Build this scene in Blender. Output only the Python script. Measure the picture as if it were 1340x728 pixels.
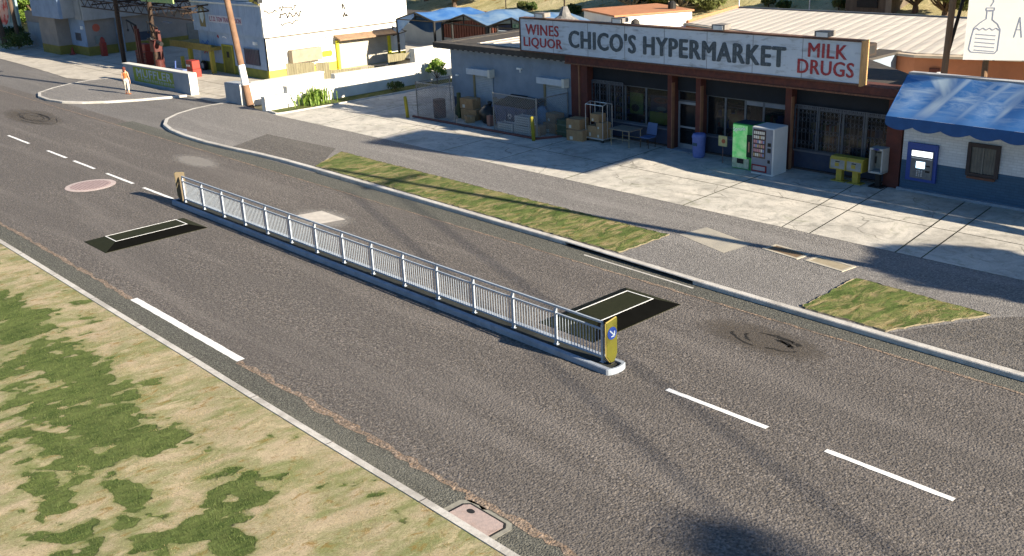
import bpy, bmesh, math, random
from mathutils import Vector, Matrix, Quaternion, noise as mnoise
random.seed(7)
S = bpy.context.scene
for o in list(bpy.data.objects): bpy.data.objects.remove(o)
COL = S.collection
R = math.radians

# ------------------------------------------------------------------ camera
cam_d = bpy.data.cameras.new('camera'); cam = bpy.data.objects.new('camera', cam_d); COL.objects.link(cam)
cam_d.sensor_width = 36.0; cam_d.lens = 1345.18 / 1340 * 36.0
cam_d.clip_start = 0.2; cam_d.clip_end = 2000
rt = Vector((0.67548993, 0.73614854, -0.04241092))
up = Vector((-0.2249893, 0.26054094, 0.93888137))
bk = Vector((0.70220593, -0.6246629, 0.34161833))
m = Matrix((rt, up, bk)).transposed().to_4x4(); m.translation = Vector((0, 0, 10))
cam.matrix_world = m
S.camera = cam

# ------------------------------------------------------------------ sky, sun, exposure
SUN_AZ, SUN_EL = 10.0, 20.5          # azimuth counted from +X towards +Y
W = bpy.data.worlds.new('World'); S.world = W; W.use_nodes = True
nt = W.node_tree; bg = nt.nodes['Background']
sky = nt.nodes.new('ShaderNodeTexSky'); sky.sky_type = 'NISHITA'; sky.sun_disc = False
sky.sun_elevation = R(SUN_EL); sky.sun_rotation = R(90 - SUN_AZ); sky.air_density = 1.0; sky.dust_density = 0.2; sky.ozone_density = 5.0
hs = nt.nodes.new('ShaderNodeHueSaturation'); hs.inputs['Saturation'].default_value = 1.08; nt.links.new(sky.outputs[0], hs.inputs['Color']); nt.links.new(hs.outputs[0], bg.inputs[0]); bg.inputs[1].default_value = 0.05
sd = bpy.data.lights.new('sun', 'SUN'); sd.energy = 5.0; sd.angle = R(0.5); sd.color = (1.0, 0.88, 0.70)
sun = bpy.data.objects.new('sun', sd); COL.objects.link(sun)
dv = Vector((math.cos(R(SUN_EL)) * math.cos(R(SUN_AZ)), math.cos(R(SUN_EL)) * math.sin(R(SUN_AZ)), math.sin(R(SUN_EL))))
sun.rotation_euler = dv.to_track_quat('Z', 'Y').to_euler(); sun.location = (60, 10, 40)
S.view_settings.view_transform = 'Standard'; S.view_settings.look = 'None'
S.view_settings.exposure = 1.68; S.view_settings.gamma = 1.0
S.view_settings.use_curve_mapping = False

# ------------------------------------------------------------------ materials
MATS = {}
def nodes(name):
    m = bpy.data.materials.new(name); m.use_nodes = True
    t = m.node_tree; return m, t, t.nodes['Principled BSDF']
def N(t, typ, **kw):
    n = t.nodes.new(typ)
    for k, v in kw.items(): setattr(n, k, v)
    return n
def coord(t, stretch=(1, 1, 1), rot=(0, 0, 0)):
    tc = N(t, 'ShaderNodeTexCoord'); mp = N(t, 'ShaderNodeMapping')
    mp.inputs['Scale'].default_value = stretch; mp.inputs['Rotation'].default_value = rot
    t.links.new(tc.outputs['Object'], mp.inputs[0]); return mp.outputs[0]
def coord2(t, rot, stretch):
    v = coord(t, (1, 1, 1), rot); mp = N(t, 'ShaderNodeMapping'); mp.inputs['Scale'].default_value = stretch; t.links.new(v, mp.inputs[0]); return mp.outputs[0]
def noise(t, vec, scale, detail=5, rough=.6, dist=0):
    n = N(t, 'ShaderNodeTexNoise'); n.inputs['Scale'].default_value = scale; n.inputs['Detail'].default_value = detail
    n.inputs['Roughness'].default_value = rough; n.inputs['Distortion'].default_value = dist
    t.links.new(vec, n.inputs['Vector']); return n.outputs['Fac']
def ramp(t, fac, lo, hi, a=(0, 0, 0, 1), b=(1, 1, 1, 1)):
    r = N(t, 'ShaderNodeValToRGB'); r.color_ramp.elements[0].position = lo; r.color_ramp.elements[1].position = hi
    r.color_ramp.elements[0].color = a; r.color_ramp.elements[1].color = b
    t.links.new(fac, r.inputs[0]); return r.outputs[0]
def c4(c): return (c[0], c[1], c[2], 1)
def mix(t, fac, a, b, mode='MIX'):
    n = N(t, 'ShaderNodeMix', data_type='RGBA', blend_type=mode)
    for s, v in ((n.inputs[0], fac), (n.inputs[6], a), (n.inputs[7], b)):
        if isinstance(v, (int, float)): s.default_value = v
        elif isinstance(v, tuple): s.default_value = c4(v)
        else: t.links.new(v, s)
    return n.outputs[2]
def math_(t, op, a, b=None):
    n = N(t, 'ShaderNodeMath', operation=op)
    for i, v in enumerate((a, b)):
        if v is None: continue
        if isinstance(v, (int, float)): n.inputs[i].default_value = v
        else: t.links.new(v, n.inputs[i])
    return n.outputs[0]
def bump(t, p, h, strength, dist=.02):
    b = N(t, 'ShaderNodeBump'); b.inputs['Strength'].default_value = strength; b.inputs['Distance'].default_value = dist
    t.links.new(h, b.inputs['Height']); t.links.new(b.outputs[0], p.inputs['Normal'])

def M(name, c, c2=None, scale=3, rough=.8, lo=.35, hi=.65, metal=0, grime=None, gscale=1.2, gamt=.5, bs=0, bscale=40, stretch=(1, 1, 1), gstretch=None, emit=0, spec=.3):
    if name in MATS: return MATS[name]
    m, t, p = nodes(name)
    v = coord(t, stretch)
    if c2 is None: c2 = tuple(x * .82 for x in c)
    col = mix(t, ramp(t, noise(t, v, scale), lo, hi), tuple(c), tuple(c2))
    if grime:
        v2 = coord(t, gstretch or stretch)
        g = ramp(t, noise(t, v2, gscale, 8, .65, .6), .52, .72)
        g2 = math_(t, 'MULTIPLY', g, gamt)
        col = mix(t, g2, col, tuple(grime))
    t.links.new(col, p.inputs['Base Color']); p.inputs['Roughness'].default_value = rough
    p.inputs['Metallic'].default_value = metal; p.inputs['Specular IOR Level'].default_value = spec
    if emit:
        t.links.new(col, p.inputs['Emission Color']); p.inputs['Emission Strength'].default_value = emit
    if bs: bump(t, p, noise(t, v, bscale, 4), bs)
    MATS[name] = m; return m

def asphalt(name, dark, light, gs=14, warm=(.30, .24, .17), warmamt=.12, big=.4):
    if name in MATS: return MATS[name]
    m, t, p = nodes(name); v = coord(t)
    g1 = noise(t, v, gs, 3, .75)
    vo = N(t, 'ShaderNodeTexVoronoi'); vo.inputs['Scale'].default_value = gs * 1.6; t.links.new(v, vo.inputs['Vector'])
    col = mix(t, ramp(t, g1, .36, .64), tuple(dark), tuple(light))
    vcol = N(t, 'ShaderNodeSeparateColor'); t.links.new(vo.outputs['Color'], vcol.inputs[0])
    col = mix(t, math_(t, 'MULTIPLY', ramp(t, vcol.outputs[0], .72, .95), .45), col, tuple(min(1, x * 2.0) for x in light))
    w = ramp(t, noise(t, v, gs * .9, 2), .52, .66)
    col = mix(t, math_(t, 'MULTIPLY', w, warmamt * 2), col, tuple(warm))
    b = ramp(t, noise(t, coord(t, (.25, 1.0, 1)), .55, 7, .6, .8), .38, .66)
    col = mix(t, math_(t, 'MULTIPLY', b, big), col, tuple(x * .62 for x in light))
    b2 = ramp(t, noise(t, coord(t, (.12, 1.3, 1)), .8, 5, .55, .4), .5, .75)
    col = mix(t, math_(t, 'MULTIPLY', b2, .45), col, tuple(x * 1.35 for x in light))
    t.links.new(col, p.inputs['Base Color']); p.inputs['Roughness'].default_value = .82
    p.inputs['Specular IOR Level'].default_value = .35
    hsum = math_(t, 'ADD', g1, math_(t, 'MULTIPLY', vo.outputs['Distance'], -.7))
    bump(t, p, hsum, .65, .03)
    MATS[name] = m; return m

def concrete(name, c, c2, stain, crack=True, seam=None, green=True):
    if name in MATS: return MATS[name]
    m, t, p = nodes(name); v = coord(t)
    col = mix(t, ramp(t, noise(t, v, .8, 8, .65, .5), .35, .68), tuple(c), tuple(c2))
    col = mix(t, math_(t, 'MULTIPLY', ramp(t, noise(t, v, 1.5, 10, .72, 1.4), .47, .68), .8), col, tuple(stain))
    col = mix(t, math_(t, 'MULTIPLY', ramp(t, noise(t, v, .45, 6, .6, .6), .50, .66), .45), col, tuple(x * .75 for x in stain))
    col = mix(t, math_(t, 'MULTIPLY', ramp(t, noise(t, v, 26, 3, .7), .45, .7), .25), col, tuple(x * .6 for x in stain))
    if crack:
        vd = N(t, 'ShaderNodeTexNoise'); vd.inputs['Scale'].default_value = .9; t.links.new(v, vd.inputs['Vector'])
        add = N(t, 'ShaderNodeVectorMath', operation='MULTIPLY_ADD'); t.links.new(vd.outputs['Color'], add.inputs[0])
        add.inputs[1].default_value = (1.3, 1.3, 0); t.links.new(v, add.inputs[2])
        vo = N(t, 'ShaderNodeTexVoronoi', feature='DISTANCE_TO_EDGE'); vo.inputs['Scale'].default_value = .33
        t.links.new(add.outputs[0], vo.inputs['Vector'])
        cr = ramp(t, vo.outputs['Distance'], .002, .009, (1, 1, 1, 1), (0, 0, 0, 1))
        gate = ramp(t, noise(t, v, .35, 2), .47, .53)
        col = mix(t, math_(t, 'MULTIPLY', math_(t, 'MULTIPLY', cr, gate), .6), col, (.08, .075, .06))
    if green:
        col = mix(t, math_(t, 'MULTIPLY', ramp(t, noise(t, v, .7, 8, .7, 1.5), .57, .70), .45), col, (.13, .15, .06))
    t.links.new(col, p.inputs['Base Color']); p.inputs['Roughness'].default_value = .85
    p.inputs['Specular IOR Level'].default_value = .25
    bump(t, p, noise(t, v, 18, 5), .35, .02)
    MATS[name] = m; return m

def lawn_mat(name, straw, olive, green, attr=True, thr=(.50, .56), gs=1.0):
    if name in MATS: return MATS[name]
    m, t, p = nodes(name)
    v = coord(t); vs = coord(t, (1.6, .7, 1), (0, 0, R(-18)))
    col = mix(t, ramp(t, noise(t, vs, .9 * gs, 6, .6, .8), .38, .62), tuple(straw), tuple(olive))
    col = mix(t, math_(t, 'MULTIPLY', ramp(t, noise(t, vs, 3.2 * gs, 5, .65, .6), .57, .66), .8), col, (.27, .17, .05))
    col = mix(t, math_(t, 'MULTIPLY', ramp(t, noise(t, vs, 1.7 * gs, 7, .6, 1.0), .55, .66), .7), col, tuple(x * 1.25 for x in straw))
    n = noise(t, vs, 1.7 * gs, 11, .66, .7)
    col = mix(t, math_(t, 'MULTIPLY', ramp(t, noise(t, v, 5.5 * gs, 6, .75, 1.0), .56, .70), .55), col, tuple(x * 1.35 for x in straw))
    col = mix(t, math_(t, 'MULTIPLY', ramp(t, noise(t, v, 11 * gs, 6, .85, .8), .54, .66), .75), col, (.17, .12, .055))
    gcol = mix(t, ramp(t, noise(t, coord(t, (5, 1.8, 1), (0, 0, R(-35))), 3.0, 6, .65), .35, .68), tuple(x * .42 for x in green), tuple(x * 1.7 for x in green))
    gcol = mix(t, .6, gcol, mix(t, ramp(t, noise(t, coord(t, (1.4, .8, 1)), 1.6, 8, .7), .36, .64), (.045, .075, .02), (.19, .22, .08)))
    if attr:
        a = N(t, 'ShaderNodeAttribute', attribute_name='green')
        s = math_(t, 'ADD', a.outputs['Fac'], math_(t, 'MULTIPLY', math_(t, 'SUBTRACT', n, .5), .8))
        mask = ramp(t, s, thr[0], thr[1])
        halo = math_(t, 'MULTIPLY', ramp(t, math_(t, 'ADD', a.outputs['Fac'], math_(t, 'MULTIPLY', math_(t, 'SUBTRACT', n, .5), 1.6)), .12, .52), .6)
        col = mix(t, halo, col, (.20, .23, .085))
    else:
        mask = ramp(t, n, thr[0], thr[1])
    col = mix(t, mask, col, gcol)
    fine = noise(t, vs, 38, 6, .85)
    col = mix(t, .8, col, ramp(t, fine, .3, .7, (.12, .11, .10, 1), (1.25, 1.25, 1.2, 1)), 'MULTIPLY')
    t.links.new(col, p.inputs['Base Color']); p.inputs['Roughness'].default_value = .95
    p.inputs['Specular IOR Level'].default_value = .1
    h = math_(t, 'ADD', fine, math_(t, 'MULTIPLY', mask, 1.2))
    bump(t, p, h, .8, .03)
    MATS[name] = m; return m

def leaf_mat(name, a, b, c):
    if name in MATS: return MATS[name]
    m, t, p = nodes(name); v = coord(t)
    col = mix(t, ramp(t, noise(t, v, 1.3, 3), .38, .62), tuple(a), tuple(b))
    col = mix(t, ramp(t, noise(t, v, 9, 2), .5, .7), col, tuple(c))
    t.links.new(col, p.inputs['Base Color']); p.inputs['Roughness'].default_value = .6
    p.inputs['Specular IOR Level'].default_value = .25
    tr = N(t, 'ShaderNodeBsdfTranslucent'); t.links.new(col, tr.inputs[0])
    ms = N(t, 'ShaderNodeMixShader'); ms.inputs[0].default_value = .3
    t.links.new(p.outputs[0], ms.inputs[1]); t.links.new(tr.outputs[0], ms.inputs[2])
    t.links.new(ms.outputs[0], t.nodes['Material Output'].inputs[0])
    MATS[name] = m; return m

def glass_mat(name, tint=(.05, .06, .07), alpha=.55, rough=.06):
    if name in MATS: return MATS[name]
    m, t, p = nodes(name)
    p.inputs['Base Color'].default_value = c4(tint); p.inputs['Roughness'].default_value = rough
    p.inputs['Alpha'].default_value = alpha; p.inputs['Specular IOR Level'].default_value = .6
    MATS[name] = m; return m

# ------------------------------------------------------------------ mesh builder
class MB:
    def __init__(s): s.v = []; s.f = []; s.mi = []; s.smooth = False; s.cur = 0
    def add(s, vs, fs):
        n = len(s.v); s.v += [tuple(v) for v in vs]; s.f += [tuple(i + n for i in f) for f in fs]; s.mi += [s.cur] * len(fs); return s
    def box(s, x0, x1, y0, y1, z0, z1):
        s.add([(x0, y0, z0), (x1, y0, z0), (x1, y1, z0), (x0, y1, z0), (x0, y0, z1), (x1, y0, z1), (x1, y1, z1), (x0, y1, z1)],
              [(0, 3, 2, 1), (4, 5, 6, 7), (0, 1, 5, 4), (1, 2, 6, 5), (2, 3, 7, 6), (3, 0, 4, 7)]); return s
    def cbox(s, x0, x1, y0, y1, z0, z1, b=.03):      # box with chamfered vertical and top edges
        P = [(x0 + b, y0), (x1 - b, y0), (x1, y0 + b), (x1, y1 - b), (x1 - b, y1), (x0 + b, y1), (x0, y1 - b), (x0, y0 + b)]
        P2 = [(x0 + 2 * b, y0 + b), (x1 - 2 * b, y0 + b), (x1 - b, y0 + 2 * b), (x1 - b, y1 - 2 * b), (x1 - 2 * b, y1 - b), (x0 + 2 * b, y1 - b), (x0 + b, y1 - 2 * b), (x0 + b, y0 + 2 * b)]
        vs = [(x, y, z0) for x, y in P] + [(x, y, z1 - b) for x, y in P] + [(x, y, z1) for x, y in P2]
        fs = [tuple(range(7, -1, -1)), tuple(range(16, 24))]
        for k in (0, 8):
            for i in range(8): j = (i + 1) % 8; fs.append((k + i, k + j, k + 8 + j, k + 8 + i))
        s.add(vs, fs); return s
    def prism(s, pts, z0, z1):
        n = len(pts)
        a = sum(pts[i][0] * pts[(i + 1) % n][1] - pts[(i + 1) % n][0] * pts[i][1] for i in range(n))
        if a < 0: pts = pts[::-1]
        vs = [(p[0], p[1], z0) for p in pts] + [(p[0], p[1], z1) for p in pts]
        fs = [tuple(range(n - 1, -1, -1)), tuple(range(n, 2 * n))] + [(i, (i + 1) % n, n + (i + 1) % n, n + i) for i in range(n)]
        s.add(vs, fs); return s
    def sheet(s, pts, z):
        n = len(pts)
        a = sum(pts[i][0] * pts[(i + 1) % n][1] - pts[(i + 1) % n][0] * pts[i][1] for i in range(n))
        if a < 0: pts = pts[::-1]
        s.add([(p[0], p[1], z if len(p) < 3 else p[2]) for p in pts], [tuple(range(n))]); return s
    def plate(s, pts, d):      # 3D polygon given thickness vector d
        n = len(pts); d = Vector(d)
        vs = [tuple(p) for p in pts] + [tuple(Vector(p) + d) for p in pts]
        fs = [tuple(range(n)), tuple(range(2 * n - 1, n - 1, -1))] + [(i, n + i, n + (i + 1) % n, (i + 1) % n) for i in range(n)]
        s.add(vs, fs); return s
    def bar(s, p, q, r, n=6, r2=None):
        p = Vector(p); q = Vector(q); d = q - p
        if d.length < 1e-6: return s
        r2 = r if r2 is None else r2
        a = d.orthogonal().normalized(); b = d.normalized().cross(a)
        vs = []
        for c, rr in ((p, r), (q, r2)):
            for i in range(n):
                t = 2 * math.pi * (i + .5) / n; vs.append(tuple(c + a * math.cos(t) * rr + b * math.sin(t) * rr))
        fs = [(i, (i + 1) % n, n + (i + 1) % n, n + i) for i in range(n)] + [tuple(range(n - 1, -1, -1)), tuple(range(n, 2 * n))]
        s.add(vs, fs); return s
    def lathe(s, prof, c=(0, 0, 0), n=20):
        vs = []; fs = []
        for r, z in prof:
            for i in range(n): t = 2 * math.pi * i / n; vs.append((c[0] + r * math.cos(t), c[1] + r * math.sin(t), c[2] + z))
        for k in range(len(prof) - 1):
            for i in range(n): j = (i + 1) % n; fs.append((k * n + i, k * n + j, (k + 1) * n + j, (k + 1) * n + i))
        fs.append(tuple(range(n - 1, -1, -1))); fs.append(tuple((len(prof) - 1) * n + i for i in range(n)))
        s.add(vs, fs); return s
    def blob(s, c, r, seed=0, rough=.15, seg=12):
        rnd = random.Random(seed); vs = []; fs = []; n = seg; k = seg // 2
        for j in range(k + 1):
            ph = math.pi * j / k
            for i in range(n):
                t = 2 * math.pi * i / n; q = 1 + rnd.uniform(-rough, rough)
                vs.append((c[0] + r[0] * math.sin(ph) * math.cos(t) * q, c[1] + r[1] * math.sin(ph) * math.sin(t) * q, c[2] + r[2] * math.cos(ph) * q))
        for j in range(k):
            for i in range(n): fs.append((j * n + i, (j + 1) * n + i, (j + 1) * n + (i + 1) % n, j * n + (i + 1) % n))
        s.add(vs, fs); return s
    def disc(s, c, u, v, r, d, n=24, r2=None):   # flat disc on axes u,v with thickness vector d
        c = Vector(c); u = Vector(u); v = Vector(v)
        s.plate([c + u * (r * math.cos(2 * math.pi * i / n)) + v * ((r2 or r) * math.sin(2 * math.pi * i / n)) for i in range(n)], d); return s

def worldloc(o):
    l = Vector((0, 0, 0))
    while o: l += o.location; o = o.parent
    return l
def part(name, mb, mat, parent=None, smooth=False, kind=None, label=None, loc=None):
    me = bpy.data.meshes.new(name)
    off = worldloc(parent) if parent else Vector((0, 0, 0))
    l = Vector((0, 0, 0)) if loc is None else Vector(loc)
    tot = off + l
    me.from_pydata([(v[0] - tot.x, v[1] - tot.y, v[2] - tot.z) for v in mb.v], [], mb.f)
    mats = mat if isinstance(mat, (list, tuple)) else [mat]
    for x in mats: me.materials.append(x)
    if len(mats) > 1: me.polygons.foreach_set('material_index', mb.mi)
    me.validate(); me.update()
    bm = bmesh.new(); bm.from_mesh(me); bmesh.ops.recalc_face_normals(bm, faces=bm.faces[:]) if not getattr(mb, 'keep', False) else None
    bm.to_mesh(me); bm.free()
    if smooth: me.polygons.foreach_set('use_smooth', [True] * len(me.polygons))
    o = bpy.data.objects.new(name, me); COL.objects.link(o); o.location = l
    if parent: o.parent = parent
    if kind: o['kind'] = kind
    if label: o['label'] = label
    return o
def thing(name, label, cat, loc=(0, 0, 0), group=None):
    o = bpy.data.objects.new(name, None); COL.objects.link(o); o.location = loc; o.empty_display_size = .3
    o['label'] = label; o['category'] = cat
    if group: o['group'] = group
    return o
def tag(o, label, cat, group=None):
    o['label'] = label; o['category'] = cat
    if group: o['group'] = group
    return o
def dup(root, loc, rz=0, label=None):
    r = root.copy(); COL.objects.link(r); r.location = loc; r.rotation_euler = (0, 0, rz)
    if label: r['label'] = label
    for ch in list(root.children):
        c = ch.copy(); COL.objects.link(c); c.parent = r
        for g in list(ch.children): d = g.copy(); COL.objects.link(d); d.parent = c
    return r
def struct(name, mb, mat, smooth=False):
    return part(name, mb, mat, kind='structure', smooth=smooth)
def text(name, s, parent, mat, o, U, V, w, h, depth=.02, bold=.0, label=None):
    """lettering fitted in a w x h box whose lower-left corner is o, on axes U,V"""
    cu = bpy.data.curves.new(name, 'FONT'); cu.body = s; cu.size = 1; cu.space_character = 1.0 + bold * 2; cu.resolution_u = 3
    ob = bpy.data.objects.new(name, cu); COL.objects.link(ob)
    dg = bpy.context.evaluated_depsgraph_get(); me = bpy.data.meshes.new_from_object(ob.evaluated_get(dg))
    xs = [v.co.x for v in me.vertices]; ys = [v.co.y for v in me.vertices]
    x0, x1, y0, y1 = min(xs), max(xs), min(ys), max(ys)
    U = Vector(U); V = Vector(V); Nn = U.cross(V); o = Vector(o)
    mb = MB(); n = len(me.vertices)
    mb.v = [tuple(o + U * ((v.co.x - x0) / (x1 - x0) * w) + V * ((v.co.y - y0) / (y1 - y0) * h) + Nn * depth) for v in me.vertices]
    mb.f = [tuple(p.vertices) for p in me.polygons]; mb.mi = [0] * len(mb.f)
    # side walls
    from collections import Counter
    ec = Counter()
    for f in mb.f:
        for i in range(len(f)): ec[(f[i], f[(i + 1) % len(f)])] += 1
    base = [tuple(Vector(v) - Nn * depth) for v in mb.v]
    mb.v += base
    for (a, b) in list(ec):
        if (b, a) not in ec: mb.f.append((b, a, a + n, b + n)); mb.mi.append(0)
    mb.keep = True
    if bold:      # heavier weight: the same outline laid again a hair to each side, each a fraction deeper
        v0, f0 = list(mb.v), list(mb.f)
        for k, (du, dv_) in enumerate(((1, 0), (-1, 0), (0, .8), (0, -.8), (.7, .6), (-.7, -.6))):
            sh = U * (du * bold * h) + V * (dv_ * bold * h * .6) - Nn * (depth * .08 * (k + 1)); b0 = len(mb.v)
            mb.v += [tuple(Vector(v) + sh) for v in v0]; mb.f += [tuple(i + b0 for i in f) for f in f0]; mb.mi += [0] * len(f0)
    bpy.data.objects.remove(ob); bpy.data.curves.remove(cu); bpy.data.meshes.remove(me)
    return part(name, mb, mat, parent, label=label)
def strokes(mb, segs, o, U, V, Nn, w, d=.012):
    """flat painted strokes: segments in (u,v) metres"""
    o = Vector(o); U = Vector(U); V = Vector(V); Nn = Vector(Nn)
    for (a, b, c, e) in segs:
        dx, dy = c - a, e - b; L = math.hypot(dx, dy) or 1; px, py = -dy / L * w / 2, dx / L * w / 2
        pts = [(a + px, b + py), (a - px, b - py), (c - px, e - py), (c + px, e + py)]
        mb.plate([o + U * x + V * y for x, y in pts], Nn * d)
    return mb

X_, Y_, Z_ = (1, 0, 0), (0, 1, 0), (0, 0, 1)

# ------------------------------------------------------------------ shared materials
A_road = asphalt('asphalt_road', (.030, .027, .025), (.145, .130, .117), gs=13.5, big=.6)
A_gut = asphalt('asphalt_gutter', (.03, .031, .026), (.12, .118, .098), gs=18, warmamt=.02, big=.25)
A_pave = asphalt('asphalt_pavement', (.08, .077, .073), (.225, .212, .198), gs=19, warmamt=.03, big=.25)
A_dark = asphalt('asphalt_driveway', (.035, .033, .03), (.125, .115, .105), gs=14, warmamt=.12, big=.2)
A_far = asphalt('asphalt_side_road', (.07, .067, .063), (.17, .16, .15), gs=14, warmamt=.05, big=.5)
C_apron = concrete('concrete_apron', (.58, .54, .47), (.45, .43, .38), (.25, .24, .21))
C_fore = concrete('concrete_forecourt', (.50, .46, .39), (.40, .37, .32), (.30, .27, .22), crack=False, green=False)
C_kerb = concrete('concrete_kerb', (.55, .53, .49), (.46, .44, .40), (.30, .28, .25), crack=False, green=False)
C_kerb2 = concrete('concrete_kerb_island', (.30, .34, .40), (.26, .30, .35), (.20, .22, .25), crack=False, green=False)
GRASS_N = lawn_mat('lawn_near', (.48, .40, .28), (.24, .26, .12), (.10, .145, .042))
GRASS_V = lawn_mat('lawn_verge', (.36, .29, .16), (.17, .20, .065), (.085, .14, .032), attr=False, thr=(.42, .57), gs=1.15)
white_paint = M('white_paint', (.82, .82, .80), (.70, .70, .67), scale=9, rough=.6, grime=(.35, .33, .30), gscale=7, gamt=.35)
black = M('black_matte', (.012, .012, .012), (.02, .02, .02), rough=.7)
dark_steel = M('dark_rusted_steel', (.03, .024, .02), (.06, .035, .022), scale=8, rough=.7, metal=.3)
steel = M('galvanised_steel', (.48, .50, .53), (.40, .42, .45), scale=14, rough=.42, metal=.35)

# ------------------------------------------------------------------ ground
def terr(x, y):
    z = -.06
    a = max(0, y - 55); z += 0.30 * a * (1 - math.exp(-a / 14))
    b = max(0, -x - 106); z += 0.16 * b
    z += (math.sin(x * .13) * math.cos(y * .11 + 1) * 1.0 + math.sin(x * .041 + y * .05) * 1.2) * min(1, max(a, b) / 30)
    return z
def frange(a, b, s):
    r = []; 
    while a < b: r.append(a); a += s
    return r
xs = frange(-420, -150, 15) + frange(-150, 10, 4) + frange(10, 260, 20) + [260]
ys = frange(-160, 0, 20) + frange(0, 54, 6) + frange(54, 130, 2) + frange(130, 420, 15) + [420]
g = MB()
g.v = [(x, y, terr(x, y)) for y in ys for x in xs]; nx = len(xs)
g.f = [(j * nx + i, j * nx + i + 1, (j + 1) * nx + i + 1, (j + 1) * nx + i) for j in range(len(ys) - 1) for i in range(nx - 1)]; g.mi = [0] * len(g.f)
HILL = lawn_mat('dry_hillside', (.64, .55, .33), (.45, .41, .20), (.20, .21, .08), attr=False, thr=(.54, .72), gs=.22)
struct('ground', g, HILL, smooth=True)

# roadway
struct('road', MB().sheet([(-230, 9.3), (-11.2 + 80, 9.3), (68.8, 21.3), (-230, 21.3)], 0), A_road)
struct('side_road', MB().sheet([(-230, 21.3), (-36.0, 21.3), (-36.0, 23), (-48, 23), (-53.4, 27.2), (-230, 27.2)], 0.0), A_far)
# gutters on both sides (darker worn asphalt strips)
struct('road_gutter', MB().sheet([(-230, 9.3), (68, 9.3), (68, 10.0), (-230, 10.0)], .004), A_gut)
struct('road_gutter', MB().sheet([(-54, 20.55), (68, 20.55), (68, 21.25), (-54, 21.5)], .004), A_gut)
# worn orange-brown joints along the gutters (ragged line)
rust = asphalt('worn_joint', (.07, .055, .042), (.24, .185, .14), gs=12, warm=(.30, .19, .11), warmamt=.25, big=.05)
def ragged(x0, x1, y, w, seed, step=.22):
    rnd = random.Random(seed); mb = MB(); x = x0; a = rnd.uniform(.3, 1) * w; prev = (x, y - a / 2, y + a / 2)
    while x < x1:
        x += step * rnd.uniform(.6, 1.4); a = w * rnd.uniform(.35, 1.15); o = rnd.uniform(-.25, .25) * w
        cur = (x, y + o - a / 2, y + o + a / 2)
        mb.add([(prev[0], prev[1], .008), (cur[0], cur[1], .008), (cur[0], cur[2], .008), (prev[0], prev[2], .008)], [(0, 1, 2, 3)]); prev = cur
    return mb
struct('road_joint', ragged(-100, -27.6, 10.06, .16, 1), rust)
struct('road_joint', ragged(-21.2, 40, 10.02, .22, 2), rust)
struct('road_joint', ragged(-74, 40, 20.5, .10, 3), rust)

# painted markings
def mark(x0, x1, y0, y1, name='lane_marking'):
    mb = MB(); rnd = random.Random(int(x0 * 10)); n = max(4, int((x1 - x0) / .15)); top = []; bot = []
    for i in range(n + 1):
        x = x0 + (x1 - x0) * i / n; top.append((x, y1 + rnd.uniform(-.008, .008))); bot.append((x, y0 + rnd.uniform(-.008, .008)))
    for i in range(n): mb.add([(bot[i][0], bot[i][1], .010), (bot[i + 1][0], bot[i + 1][1], .010), (top[i + 1][0], top[i + 1][1], .010), (top[i][0], top[i][1], .010)], [(0, 1, 2, 3)])
    return struct(name, mb, white_paint)
for a, b in ((-55.8, -52.7), (-50.2, -47.8), (-46.9, -44.5), (-43.2, -40.5), (-39.5, -36.9), (-12.8, -10.25), (-8.95, -6.45), (-4.9, -2.4), (-.9, 1.6)):
    mark(a, b, 15.66, 15.79)
mark(-27.4, -21.25, 9.99, 10.2)

# kerb helper: polyline strip with width and height
def strip(pts, w, z0, z1, mat, name, side=1):
    L = []; n = len(pts)
    for i in range(n):
        a = Vector(pts[max(0, i - 1)]); b = Vector(pts[min(n - 1, i + 1)]); d = (b - a).normalized(); nn = Vector((-d.y, d.x)) * side
        L.append((Vector(pts[i]), Vector(pts[i]) + nn * w))
    mb = MB()
    for i in range(n - 1):
        a, a2 = L[i]; b, b2 = L[i + 1]; c = .02
        e = (b2 - b).normalized() * c
        vs = [(a.x, a.y, z0), (b.x, b.y, z0), (b2.x, b2.y, z0), (a2.x, a2.y, z0),
              (a.x, a.y, z1 - c), (b.x, b.y, z1 - c), (b2.x, b2.y, z1), (a2.x, a2.y, z1), (a.x + e.x, a.y + e.y, z1), (b.x + e.x, b.y + e.y, z1)]
        mb.add(vs, [(0, 1, 5, 4), (4, 5, 9, 8), (8, 9, 6, 7), (2, 3, 7, 6)] + ([(0, 4, 8, 7, 3)] if i == 0 else []) + ([(1, 2, 6, 9, 5)] if i == n - 2 else []))
    return struct(name, mb, mat)
def wob(a, b, y, seed, step=3.0, amp=.012):
    rnd = random.Random(seed); r = []; x = a
    while x < b: r.append((x, y + rnd.uniform(-amp, amp))); x += step
    r.append((b, y)); return r
# near kerb + lawn
strip(wob(-160, 60, 9.3, 4), .17, -.05, .135, C_kerb, 'kerb_near', side=-1)
kj = MB()
for i in range(40):
    x = -100 + i * 3.0; kj.box(x - .012, x + .012, 9.125, 9.303, .05, .1375)
struct('kerb_joints', kj, M('kerb_joint_dark', (.12, .11, .10)))
blobs = [(-21.6, 6.3, 2.6, 1.1), (-28.5, 6.5, 3.6, 1.25), (-24.6, 6.9, 1.6, .8), (-19.6, 6.6, 1.2, .8), (-19.4, 5.4, 1.2, .5), (-17.4, 5.6, .9, .25), (-18.4, 4.6, 1.6, .3),
         (-15.65, 6.95, .85, .62), (-15.35, 5.95, .5, .45), (-14.35, 6.2, .5, .3), (-15.3, 5.1, .9, .3), (-16.3, 4.3, 1.0, .4), (-33, 5, 3, 1.5), (-12.5, 4.6, 1.2, .8), (-24, 3, 4, 1)]
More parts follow.
